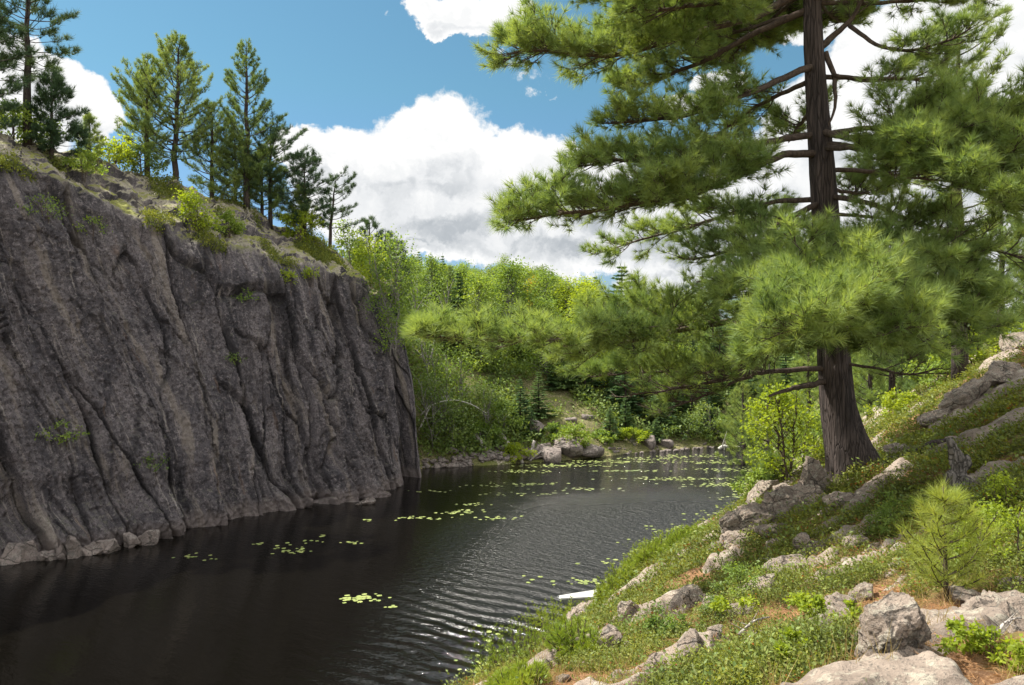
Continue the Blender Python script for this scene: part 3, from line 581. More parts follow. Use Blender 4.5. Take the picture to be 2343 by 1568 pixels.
def fir_parts(h, seed=0, rmax=0.22, dens=1.0):
    rng = np.random.default_rng(seed); W_ = Acc(); C_ = Acc()
    tz = np.linspace(0, h, 8); tx = np.stack([rng.normal(0, .004 * h, 8), rng.normal(0, .004 * h, 8), tz], 1); tx[0, 2] = -0.3; W_.tube(tx, (0.018 * h + .02) * (1 - tz / h) ** .9 + .006, 6)
    nw = int(13 + h * 1.6); A, B = [], []
    for k in range(nw):
        q_ = (k + 0.2) / nw; z = h * (0.06 + 0.93 * q_); nb = rng.integers(6, 10)
        for b_ in range(nb):
            az_ = rng.uniform(0, 2 * pi); L = h * rmax * (1 - q_) ** 0.85 * rng.uniform(0.65, 1.15) + 0.06
            pts = curve((0, 0, z), (cos(az_), sin(az_), 0.15 - 0.35 * (1 - q_)), L, 4, 0.25, 0.04, rng)
            for s_ in range(3): A.append(pts[s_]); B.append(pts[s_ + 1])
            m_ = max(7, int(L * 30 * dens)); pp, dd = at(pts, rng.uniform(0.15, 1, m_)); _, Us, _w = frame(dd); sg = np.where(rng.random(m_) < .5, 1, -1)[:, None]
            ld_ = nrm(dd * 0.9 + Us * sg * 0.8 + [0, 0, -0.08] + rng.normal(0, .12, (m_, 3))); tl = L * 0.30 * rng.uniform(.5, 1.1, m_)
            C_.leaves(pp, ld_, np.tile([0, 0, 1.0], (m_, 1)) + rng.normal(0, .3, (m_, 3)), tl + 0.10, 0.09 + 0.30 * tl, rng.uniform(0.2, 0.8, m_))
            t2 = pp + ld_ * tl[:, None] * .6; C_.tufts(t2, ld_ + [0, 0, .3], 0.14, 5, 0.035, 1.2, rng)
    C_.tufts(tx[-1:], np.array([[0, 0, 1.0]]), 0.3, 6, 0.02, 0.3, rng)
    W_.segs(A, B, 0.008, 0.004, 3); return W_, C_
def leafy_parts(h, rw=0.32, seed=0, leaf=0.13, n=3200, crown0=0.25, multi=1, pointy=0.5, nclump=46, clump=0.16):
    rng = np.random.default_rng(seed); W_ = Acc(); C_ = Acc(); A, B, ra = [], [], []
    for s_ in range(multi):
        ln = rng.normal(0, 0.06 if multi == 1 else 0.2, 2); off = rng.normal(0, 0.12, 2) * (multi > 1)
        tz = np.linspace(0, h * 0.93, 9); tx = np.stack([off[0] + ln[0] * tz + rng.normal(0, .01 * h, 9), off[1] + ln[1] * tz + rng.normal(0, .01 * h, 9), tz], 1); tx[0, 2] = -0.3
        W_.tube(tx, min(.011 * h + .02, .02 * h) / multi ** .5 * (1 - tz / h) ** .8 + min(.006, .006 * h), 6)
        nc = nclump // multi
        fz = crown0 + (1 - crown0) * rng.random(nc) ** 0.85; q_ = (fz - crown0) / (1 - crown0)
        prof = np.sin(pi * np.clip(0.12 + 0.88 * q_, 0, 1) ** (0.55 + 0.35 * (1 - pointy))) ** 0.75 + 0.05
        az_ = rng.uniform(0, 2 * pi, nc); R_ = rw * h * prof * rng.uniform(0.35, 1.05, nc); st, _ = at(tx, np.clip(fz * 0.9 - R_ / h * 0.5, 0.1, .99))
        ct = np.stack([st[:, 0] + np.cos(az_) * R_, st[:, 1] + np.sin(az_) * R_, fz * h], 1)
        mid = (st + ct) / 2 + [0, 0, 0.04 * h]; A += [*st, *mid]; B += [*mid, *ct]; ra += [0.006 * h] * nc + [0.003 * h] * nc
        k = n // multi // nc; cs = clump * h * rng.uniform(0.6, 1.25, (nc, 1, 1)) * np.array([1.0, 1.0, 0.75])
        g_ = rng.normal(0, 0.5, (nc, k, 3)); L_ = (ct[:, None] + g_ * cs).reshape(-1, 3)
        d = nrm(np.repeat(g_.reshape(-1, 3) * 0.7, 1, 0) + rng.normal(0, .6, (nc * k, 3)) + [0, 0, -0.2]); up = nrm(rng.normal(0, .55, (nc * k, 3)) + [0, 0, 0.9])
        sz_ = leaf * rng.uniform(.6, 1.25, nc * k)
        tint = np.repeat(rng.normal(.5, .12, nc), k) + rng.normal(0, .12, nc * k)
        C_.leaves(L_, d, up, sz_, sz_ * .72, tint.clip(0, 1))
    W_.segs(A, B, ra, np.array(ra) * .5, 4); return W_, C_
def tree(name, parts, loc, rz, label, group=None, bark='bark', leaf='pine_far', cat='tree', sc_=1.0):
    e = empty(name, loc, rz); e.scale = (sc_,) * 3; tag(e, label, cat, group)
    obj('trunk', parts[0].build('trunk', M[bark], True), e); obj('crown', parts[1].build('crown', M[leaf]), e); return e
def copy_tree(src, loc, rz, sc_, label, group, name=None, mat=None):
    r = src.copy(); COL.objects.link(r); r.location = loc; r.rotation_euler = (0, 0, rz); r.scale = sc_ if hasattr(sc_, '__len__') else (sc_,) * 3
    r["label"] = label
    if group: r["group"] = group
    elif "group" in r: del r["group"]
    if name: r.name = name
    for ch in list(src.children):
        c = ch.copy(); COL.objects.link(c); c.parent = r
        if mat and c.name.startswith('crown'):
            for s_ in c.material_slots: s_.link = 'OBJECT'; s_.material = M[mat]
    return r

# ------------------------------------------------------------------ pines on the cliff top
def ctree(px, py, topy, shape, label, seed, mat='pine_far', name='pine_tree', **kw):
    p = cliffpt(px, py); h = (py - topy) / F * p[1]
    return tree(name, pine_parts(h, shape=shape, seed=seed, **kw), tuple(p - [0, 0, 0.15]), 0, label, 'trees along the cliff top', leaf=mat)
G_CL = 'trees along the cliff top'
ctree(400, 428, 80, 'white', 'tall broad white pine with yellowish-green boughs on the lit cliff top, left one of two', 21, crown0=0.20, rmax=0.52, nw=19, tuft=0.17, K=11, wd=0.015, side=(-1, 0, .2), lean=(0.03, 0), dens=1.1)
ctree(568, 458, 76, 'white', 'tallest slender pine on the cliff top, with dark upswept tip and bare lower trunk', 22, crown0=0.16, rmax=0.33, nw=19, tuft=0.17, K=11, wd=0.015, dens=1.1)
ctree(636, 490, 262, 'red', 'thin dark pine just right of the tallest cliff-top pine', 23, 'redpine', crown0=0.22, rmax=0.36, nw=15, tuft=0.22, K=10, wd=0.015, side=(1, 0, .3), dens=.8)
ctree(704, 520, 338, 'red', 'dark tufted pine with rounded top near the descending end of the cliff top', 24, 'redpine', crown0=0.15, rmax=0.42, nw=16, tuft=0.22, K=10, wd=0.015, dens=.85)
ctree(756, 556, 392, 'sparse', 'sparse leaning pine at the very end of the cliff top', 25, 'redpine', crown0=0.3, rmax=0.34, nw=11, tuft=0.2, K=9, wd=0.015, side=(1, 0, .5), lean=(0.08, 0))
ctree(118, 372, 170, 'red', 'small dark bushy pine growing from the cliff edge at upper left', 26, 'redpine', crown0=0.18, rmax=0.28, nw=12, tuft=0.28, K=14, wd=0.018, dens=1.2, side=(1, 0, .3))
ctree(66, 310, -150, 'red', 'very tall dark pine with a bare straight trunk at the upper left corner', 27, 'redpine', crown0=0.36, rmax=0.24, nw=17, tuft=0.3, K=12, wd=0.018, dens=.85)
ctree(-60, 320, -120, 'red', 'dark pine cut by the left edge of the picture', 28, 'redpine', crown0=0.10, rmax=0.26, nw=20, tuft=0.3, K=12, wd=0.018, dens=1.0)
ctree(340, 395, 110, 'white', 'soft green pine standing close behind the left one of two', 29, crown0=0.08, rmax=0.36, nw=15, tuft=0.18, K=11, wd=0.014)
ctree(480, 440, 220, 'white', 'smaller pale pine filling the gap between the two tall cliff-top pines', 30, crown0=0.05, rmax=0.55, nw=14, tuft=0.18, K=10, wd=0.014)
ctree(610, 478, 330, 'white', 'low green pine behind the base of the tallest cliff-top pine', 31, crown0=0.03, rmax=0.65, nw=15, tuft=0.24, K=10, wd=0.016)
ctree(540, 452, 300, 'white', 'low spreading pine left of the tallest pine trunk', 32, crown0=0.03, rmax=0.65, nw=15, tuft=0.24, K=10, wd=0.016)
ctree(690, 530, 420, 'white', 'young light green pine below the dark tufted pine', 33, crown0=0.03, rmax=0.5, nw=14, tuft=0.2, K=9, wd=0.016)
ctree(205, 345, 255, 'white', 'short scrubby pine right of the small dark bushy pine', 34, crown0=0.03, rmax=0.36, nw=10, tuft=0.2, K=9, wd=0.016)
def shrub(name, px, py, hpx, label, mat, seed, wide=0.5, leaf=0.11, n=1500, Y=None, group=None, on='cliff', clump=0.2, dz=0.0):
    p = cliffpt(px, py, 0.3) if on == 'cliff' else (hit(px, py) if Y is None else np.array([(px - CX) / F * Y, Y, Hs((px - CX) / F * Y, Y)]))
    h = hpx / F * p[1]
    return tree(name, leafy_parts(h, wide, seed, leaf, n, 0.1, 3, 0.2, 30, clump), tuple(p + [0, 0, dz]), 0, label, group, 'twig', mat, 'shrub')
GS = 'shrubs on the cliff'
shrub('leafy_shrub', 455, 535, 90, 'bright yellow-green leafy shrub in a hollow below the left cliff-top pine', 'yellow', 41, .45, .12, 1600, group=GS)
shrub('leafy_shrub', 520, 545, 55, 'green shrub on the cliff brink right of the bright one', 'birch', 42, .6, .12, 1200, group=GS)
shrub('leafy_shrub', 690, 560, 75, 'yellow-green bush on the slope under the dark tufted pine', 'yellow', 43, .7, .12, 1800, group=GS)
shrub('leafy_shrub', 265, 345, 60, 'light green leafy bush on the skyline left of the pines', 'yellow', 44, .9, .12, 1600, group=GS)
shrub('leafy_shrub', 330, 375, 60, 'dark green bush at the foot of the left pine', 'darkleaf', 45, .9, .12, 1600, group=GS)
shrub('leafy_shrub', 30, 330, 90, 'dense green bush on the skyline at the left edge', 'birch', 46, .7, .12, 1800, group=GS)
shrub('leafy_shrub', 100, 345, 60, 'pale bush at the foot of the small dark pine', 'birch', 47, .9, .12, 1400, group=GS)
shrub('leafy_shrub', 190, 400, 50, 'low bush on the dark ledge below the skyline', 'birch', 48, .9, .11, 1200, group=GS)
shrub('leafy_shrub', 665, 650, 28, 'small yellow-green tuft clinging to the upper cliff face, left of three', 'yellow', 49, .6, .10, 260, group=GS)
shrub('leafy_shrub', 715, 640, 28, 'small yellow-green tuft clinging to the upper cliff face, right of three', 'yellow', 50, .6, .10, 260, group=GS)
shrub('leafy_shrub', 555, 690, 26, 'small fern-green tuft on the shaded face at mid cliff', 'birch', 51, .8, .10, 260, group=GS)
shrub('leafy_shrub', 100, 510, 60, 'straggling green plant hanging on the upper left rock face', 'birch', 52, .9, .09, 420, group=GS)
shrub('leafy_shrub', 210, 540, 40, 'thin green plant in the crack right of the straggling one', 'birch', 53, .9, .09, 300, group=GS)
shrub('leafy_shrub', 135, 1015, 50, 'thin birch sprig growing low on the left rock face', 'birch', 54, .9, .09, 400, group=GS)
shrub('leafy_shrub', 535, 835, 26, 'small dark green tuft in a mid-face crack', 'darkleaf', 55, .8, .09, 260, group=GS)
shrub('leafy_shrub', 340, 1085, 40, 'moss-green tuft on the ledge near the foot of the cliff', 'darkleaf', 56, .7, .09, 300, group=GS)
for i, (px, py, hp, mt) in enumerate([(800, 610, 95, 'birch'), (850, 660, 120, 'yellow'), (884, 730, 150, 'birch'), (892, 800, 110, 'birch'), (820, 640, 70, 'yellow'), (900, 690, 150, 'birch')]):
    Y = 43.5 + i * .3; Y = Y if px < 855 else 39.2 + .25 * (i % 3); p = P(px + (8 if px > 855 else 0), py, Y); h = hp / F * Y
    tree('birch_sapling', leafy_parts(h, .35, 60 + i, .13, 1500, .05, 2, .3, 30, .2), tuple(p), 0, ['leafy birch sapling topping the end of the cliff', 'yellowish birch over the corner of the cliff', 'tall green birch in the cleft between the two cliff slabs', 'green birch hanging low in the cleft between the slabs', 'short yellow-green sapling left of the cleft', 'tallest birch sapling beside the outer slab'][i], 'saplings at the end of the cliff', 'birchstem', mt)
for i, (px, topy) in enumerate([(845, 500), (882, 530), (905, 555)]):
    p = P(px, 690, 48); tree('pine_tree', pine_parts((690 - topy) / F * 48, shape='red', seed=70 + i, crown0=.1, rmax=.24, nw=13, tuft=.24, K=9, wd=.018), tuple(p), 0, ['dark pine tip above the birches at the cliff end', 'second dark pine tip above the birches, right of the first', 'lowest dark pine tip against the cloud beyond the cliff'][i], 'trees along the cliff top', leaf='redpine')
# bleached dead pole leaning on the slope
a_, b_ = cliffpt(344, 438), cliffpt(372, 492); A_ = Acc(); A_.tube(np.linspace(a_ + [0, -0.15, .35], b_ + [0, -.1, .06], 6) + RNG.normal(0, .02, (6, 3)), np.linspace(.035, .06, 6), 6)
tag(obj('dead_pole', A_.build('dead_pole', M['birchbark'], True)), 'bleached white pole lying against the lit slope of the cliff top', 'fallen branch')

# ------------------------------------------------------------------ forest beyond the water
protos = {}
def proto(kind, i):
    k = (kind, i)
    if k not in protos:
        if kind == 'leafy': protos[k] = leafy_parts(7, .27, 100 + i, .15, 6500, .06, 1, [.3, .7, .9][i % 3], 75, .12)
        elif kind == 'fir': protos[k] = fir_parts(6, 200 + i, .24)
        else: protos[k] = pine_parts(8, shape='white', seed=300 + i, crown0=.12, rmax=.27, nw=17, tuft=.26, K=7, wd=.024)
        protos[k] = [protos[k], None]
    return protos[k]
def put(kind, i, x, y, sc_, label, group, mat, rz, name, cat='tree', bark='bark', z=None, nar=1.0):
    pr = proto(kind, i); z = Hs(x, y) if z is None else z
    if pr[1] is None:
        e = tree(name, pr[0], (x, y, z), rz, label, group, bark, mat, cat); e.scale = (sc_ * nar, sc_ * nar, sc_); e["category"] = cat; pr[1] = e; return e
    return copy_tree(pr[1], (x, y, z), rz, (sc_ * nar, sc_ * nar, sc_), label, group, name, mat)
rf_ = np.random.default_rng(77)
GF = 'trees of the forest beyond the water'
spots = []
for Y0 in np.concatenate([np.arange(55, 76, 3.0), np.arange(77, 100, 4.0)]):
    for X0 in np.arange(-20, 50, 3.1):
        x = X0 + rf_.uniform(-1.3, 1.3); y = Y0 + rf_.uniform(-1.3, 1.3); px = CX + F * x / y
        if px < 820 or px > 2500: continue
        if px > 1750 and rf_.random() < .55: continue
        g_ = Hs(x, y)
        if g_ < 1.3: continue
        if y < 62 and 1150 < px < 1750 and rf_.random() < .6: continue
        spots.append((x, y, px))
spots = spots[:235]
sky_line = [(820, 560), (930, 590), (1010, 600), (1090, 625), (1150, 615), (1230, 625), (1300, 640), (1350, 675), (1430, 695), (1480, 700), (1560, 715), (1640, 725), (1720, 740), (1900, 760), (2500, 760)]
for n_, (x, y, px) in enumerate(spots):
    g_ = Hs(x, y); cap = HC - (np.interp(px, *zip(*sky_line)) - CY) / F * y - g_          # height that reaches the forest's skyline here
    hh_ = min(rf_.uniform(5.5, 9.0), cap * rf_.uniform(.88, 1.08)); hh_ = max(hh_, 2.2); r_u = rf_.random(); rz = rf_.uniform(0, 6.28)
    back = 'high on the far hill' if y > 76 else ('midway up the far hill' if y > 63 else 'low on the far slope')
    if r_u < 0.72 and px < 1480 or r_u < .35:
        mt = 'yellow' if (1180 < px < 1420 and rf_.random() < .65) or rf_.random() < .16 else ('birch' if rf_.random() < .72 else 'darkleaf')
        put('leafy', int(rf_.integers(0, 6)), x, y, hh_ / 7, {'yellow': 'yellow-green', 'birch': 'fresh green', 'darkleaf': 'deep green'}[mt] + ' leafy birch or poplar ' + back, GF, mt, rz, 'leafy_tree', bark='birchstem', nar=rf_.uniform(1.0, 1.5))
    elif r_u < .86: put('fir', int(rf_.integers(0, 3)), x, y, hh_ / 6 * 1.05, 'dark pointed fir ' + back, GF, 'fir', rz, 'fir_tree')
    else: put('pine', int(rf_.integers(0, 3)), x, y, hh_ / 8 * 1.05, 'soft green pine ' + back, GF, 'pine_far', rz, 'pine_tree')
def special(kind, i, px, basey, topy, Y, label, mat, name, nar=1.0, group=GF, ground=True):
    x = (px - CX) / F * Y; z = Hs(x, Y) if ground else HC - (basey - CY) / F * Y
    top = HC - (topy - CY) / F * Y; h0 = {'leafy': 7, 'fir': 6, 'pine': 8}[kind]
    put(kind, i, x, Y, (top - z) / h0, label, group, mat, rf_.uniform(0, 6), name, nar=nar, z=z - .1)
special('leafy', 0, 1148, 0, 588, 74, 'round-topped leafy tree rising highest above the far forest skyline', 'birch', 'leafy_tree', .75)
special('fir', 0, 1422, 0, 602, 66, 'tall dark pointed spruce standing out against the white cloud', 'fir', 'fir_tree', 1.5)
special('fir', 1, 1462, 0, 655, 67, 'short dark spruce right of the tall pointed one', 'fir', 'fir_tree', 1.4)
special('fir', 2, 1362, 0, 628, 70, 'thin spire-like spruce left of the tall pointed one', 'fir', 'fir_tree', 1.1)
special('pine', 0, 1570, 0, 648, 62, 'dark pine tip beyond the long near bough, left of the dead stick', 'redpine', 'pine_tree', .8)
special('fir', 1, 1507, 0, 675, 63, 'small pointed fir tip left of the dark pine tip', 'fir', 'fir_tree', .6)
special('leafy', 2, 1232, 0, 640, 66, 'leafy tree with turning orange leaves in the far forest', 'orange', 'leafy_tree', .8)
special('fir', 1, 958, 0, 570, 64, 'narrow spire-topped tree just right of the cliff end', 'birch', 'fir_tree', .7)
special('fir', 2, 1012, 0, 580, 66, 'second narrow spire right of the cliff end', 'fir', 'fir_tree', .7)
special('leafy', 1, 1255, 0, 612, 78, 'dark rounded treetops behind the yellow trees', 'darkleaf', 'leafy_tree', 1.4)
GL = 'firs near the far shore'
for (px, Y, topy, nar, lab) in [(1190, 48.5, 862, .9, 'slender blue-green fir on the far bank above the fallen logs'), (1232, 50, 845, 1.0, 'tallest fir of the group on the far bank'), (1215, 47.8, 930, 1.1, 'small fir in front of the slender fir on the far bank'), (1395, 50.5, 925, 1.1, 'layered spreading fir right of the far outcrop'), (1430, 52, 905, 1.0, 'darker fir behind the layered spreading fir'), (1500, 52, 955, 1.3, 'young bright fir by itself near the water'), (1340, 55, 880, 1.0, 'fir above the tan slope of the far outcrop'), (1130, 50, 880, 1.0, 'fir left of the slender fir'), (1290, 57, 850, 1.1, 'fir high behind the far outcrop'), (1560, 56, 890, 1.2, 'dark fir right of the young bright fir'), (1610, 56.5, 905, 1.2, 'fir above the shore under the low bare bough'), (1460, 56, 870, 1.1, 'fir behind the gap between the outcrop firs')]:
    special('fir', px % 3, px, 0, topy, Y, lab, 'fir', 'fir_tree', nar * 1.25, GL)
for k_ in range(34):
    px = rf_.uniform(1240, 1760); Y = rf_.uniform(52.5, 60); kd = 'fir' if k_ % 3 else 'pine'
    if 1290 < px < 1400 and Y < 56: continue
    special(kd, k_ % 3, px, 0, CY - (Hs((px - CX) / F * Y, Y) + rf_.uniform(2.2, 4.6) - HC) / Y * F, Y, 'dark green fir on the wooded slope above the distant shore' if kd == 'fir' else 'soft green young pine on the wooded slope above the distant shore', 'fir' if kd == 'fir' else 'pine_far', kd + '_tree', 1.25, 'conifers on the slope above the distant shore')
for i, (px, Y, hp, wd_, mt, lab) in enumerate([(985, 45, 170, .4, 'darkleaf', 'dark leafy bush hugging the right edge of the cliff'), (1010, 46.5, 190, .4, 'birch', 'tall green birch clump right of the cliff'), (1060, 48, 150, .5, 'birch', 'birch clump with leaning white stems'), (1110, 47, 120, .6, 'darkleaf', 'shaded leafy bush on the far slope above the rocks'), (1150, 47.5, 80, .6, 'birch', 'sunlit bush left of the slender fir'), (1030, 45.5, 80, .8, 'darkleaf', 'low dark bush above the far shore stones'), (975, 50, 230, .35, 'birch', 'tall leafy tree close behind the cliff edge'), (1310, 48, 48, 1.2, 'juniper', 'mounded juniper bush on the far outcrop'), (1270, 48.5, 28, 1.2, 'birch', 'low green bush beside the mounded juniper'), (1180, 45.8, 35, 1.0, 'yellow', 'fern-green bush between the two fallen logs'), (1440, 51, 28, 1.5, 'yellow', 'low grassy bush on the shore under the layered fir'), (1620, 54, 80, .8, 'darkleaf', 'dark bush at the far end of the water'), (1665, 53.5, 60, .8, 'birch', 'green bush where the channel bends out of sight'), (1570, 53.5, 45, 1.2, 'darkleaf', 'low dark bush along the distant shore'), (1100, 46.3, 50, 1.0, 'birch', 'small bush over the left fallen log'), (1700, 52, 50, 1.0, 'birch', 'bushy pale green clump on the right-hand end of the far shore'), (1380, 49.5, 25, 1.3, 'birch', 'low bush on the tan far slope')]):
    x = (px - CX) / F * Y; z = Hs(x, Y)
    tree('leafy_shrub', leafy_parts(hp / F * Y, wd_, 400 + i, .14, 2000, .03, 3, .2, 36, .2), (x, Y, z - .05), 0, lab, 'bushes along the far shore', 'birchstem', mt, 'shrub')

# ------------------------------------------------------------------ the great white pine on the near bank
def limb(Wd, C_, pts, r0, f0=0.25, sec=1.5, dens=1.0, tuft=0.15, K=32, wd=0.0062, rng=RNG, up=0.25, bare=False, spacing=0.054, droop=0.0):
    """one bough: the limb itself, flat sprays of side branches to both sides, twigs on those, needle tufts on the twigs"""
    pts = np.array(pts, float); n = len(pts); s = np.linspace(0, n - 1, n * 4)
    pts = np.stack([np.interp(s, np.arange(n), pts[:, k]) for k in range(3)], 1)
    for _ in range(2): pts[1:-1] = pts[1:-1] * .5 + .25 * (pts[:-2] + pts[2:])
    pts[1:] += np.cumsum(rng.normal(0, .008, (len(pts) - 1, 3)), 0)
    L = np.linalg.norm(np.diff(pts, axis=0), axis=1).sum(); fr = np.linspace(0, 1, len(pts))
    Wd.tube(pts, r0 * .62 * (1 - fr) ** 0.75 + 0.006, 7, rough=.12)
    ns = int(L * (1 - f0) / spacing * dens); fs = f0 + (1 - f0) * (np.arange(ns) + rng.random(ns)) / max(ns, 1)
    base, dirs = at(pts, fs); A, B, ra, rb = [], [], [], []; TP, TD = [], []
    for k in range(ns):
        f = fs[k]; d = dirs[k]; side = 1 if k % 2 else -1
        lat = np.cross(d, [0, 0, 1.0]); lat /= max(np.linalg.norm(lat), .1)
        l = sec * 1.05 * (0.48 + 0.72 * (1 - (f - f0) / (1 - f0 + 1e-6))) * rng.uniform(.45, 1.1) * min(1, .45 + (f - f0) * 4)
        dd = d * rng.uniform(.5, 1.1) + lat * side * rng.uniform(.45, 1.0) + np.array([0, 0, rng.uniform(-.35, .8) - droop])
        q = curve(base[k], dd, l, 6, up + rng.normal(0, .15), .09, rng); rr = 0.006 + 0.008 * l
        A += list(q[:-1]); B += list(q[1:]); ra += [rr * (1 - i / 6) for i in range(5)]; rb += [rr * (1 - (i + 1) / 6) for i in range(5)]
        nt = max(4, int(l / 0.056)); tf = rng.uniform(.22, 1, nt); tp, td = at(q, tf); _, U_, W2 = frame(td); sg = np.where(rng.random(nt) < .5, 1, -1)[:, None]
        tdir = nrm(td * rng.uniform(.5, 1.1, (nt, 1)) + U_ * sg * rng.uniform(.2, .9, (nt, 1)) + [0, 0, .15] + rng.normal(0, .25, (nt, 3)))
        tl = l * .32 * rng.uniform(.4, 1.1, nt) + .06; te = tp + tdir * tl[:, None] + [0, 0, 0.02]
        A += list(tp); B += list(te); ra += [.0042] * nt; rb += [.0022] * nt
        if bare and rng.random() < .8: continue
        TP += [q[-1:], te]; TD += [td[-1:], tdir]
        m2 = tl > .16; TP.append((tp + tdir * tl[:, None] * .62)[m2]); TD.append(nrm(tdir + rng.normal(0, .45, tdir.shape))[m2])
        m3 = tl > .30; TP.append((tp + tdir * tl[:, None] * .35)[m3]); TD.append(nrm(tdir + rng.normal(0, .55, tdir.shape))[m3])
    if TP:
        TP = np.concatenate(TP); TD = nrm(np.concatenate(TD) + [0, 0, .35]); C_.tufts(TP, TD, tuft * rng.uniform(.75, 1.1, len(TP)), K, wd, 1.15, rng)
    Wd.segs(A, B, ra, rb, 4)
rg = np.random.default_rng(3)
TB = np.array([4.72, 11.0, 0]); TB[2] = 4.95
def tr_(px, py, Y=11.0): return P(px, py, Y)
trunk_px = [(1955, 1125, .46), (1950, 1088, .41), (1942, 1045, .36), (1929, 990, .295), (1914, 920, .25), (1909, 850, .235), (1903, 760, .225), (1898, 660, .215), (1893, 560, .208), (1886, 470, .198), (1880, 380, .185), (1873, 290, .172), (1866, 190, .158), (1861, 100, .145), (1858, 20, .13), (1852, -90, .118), (1848, -200, .10), (1850, -350, .08), (1852, -500, .055), (1850, -640, .025)]
tp = np.array([tr_(a_, b_) for a_, b_, _ in trunk_px]); trd = np.array([c_ for *_, c_ in trunk_px])
s = np.linspace(0, len(tp) - 1, 150); tps = np.stack([np.interp(s, np.arange(len(tp)), tp[:, k]) for k in range(3)], 1); trs = np.interp(s, np.arange(len(tp)), trd) * .88
for _ in range(6): tps[1:-1] = tps[1:-1] * .5 + .25 * (tps[:-2] + tps[2:]); trs[1:-1] = trs[1:-1] * .5 + .25 * (trs[:-2] + trs[2:])
big_tree = empty('white_pine', tuple(tp[0])); tag(big_tree, 'great old white pine leaning over the near bank, with long level boughs', 'tree')
INV = Matrix.Translation(-Vector(tp[0].tolist()))
def child(name, acc, mat, parent, smooth=False, org=None):
    me = acc.build(name, mat, smooth); o = bpy.data.objects.new(name, me); COL.objects.link(o); o.parent = parent; o.location = tuple(-np.array(parent.location)) if org is None else org; return o
th = np.arange(56) * 2 * pi / 56; k = len(tps)
Wt = Acc()
zz = np.arange(k)[:, None] / k
fl = np.exp(-(np.arange(k) / 13.0))[:, None]                                # root flare
lob = 1 + fl * (0.55 * np.clip(np.cos(th - 0.1), 0, 1) ** 2 + 0.22 * np.cos(3 * th + .6) + .10 * np.cos(5 * th))[None]
ridge = 1 + 0.055 * (1 - 2 * np.abs(pn3(np.cos(th)[None] * 4.2, np.sin(th)[None] * 4.2, zz * 14))) + .03 * pn3(np.cos(th)[None] * 9, np.sin(th)[None] * 9, zz * 40) + .06 * pn3(np.cos(th)[None] * 1.2, np.sin(th)[None] * 1.2, zz * 8)
rad_ = trs[:, None] * lob * ridge; rad_[:, :] *= 1.0
Vt = np.stack([tps[:, 0:1] + rad_ * np.cos(th)[None], tps[:, 1:2] + rad_ * np.sin(th)[None], tps[:, 2:3] + 0 * rad_ - fl * .0], -1)
i, j = np.meshgrid(np.arange(k - 1), np.arange(56), indexing='ij'); Qt = np.stack([i * 56 + j, i * 56 + (j + 1) % 56, (i + 1) * 56 + (j + 1) % 56, (i + 1) * 56 + j], -1).reshape(-1, 4)
Vt = Vt.reshape(-1, 3); Vt[:56, 2] -= .5
Wt.add(Vt, Q=Qt); child('trunk', Wt, M['bark'], big_tree, True)
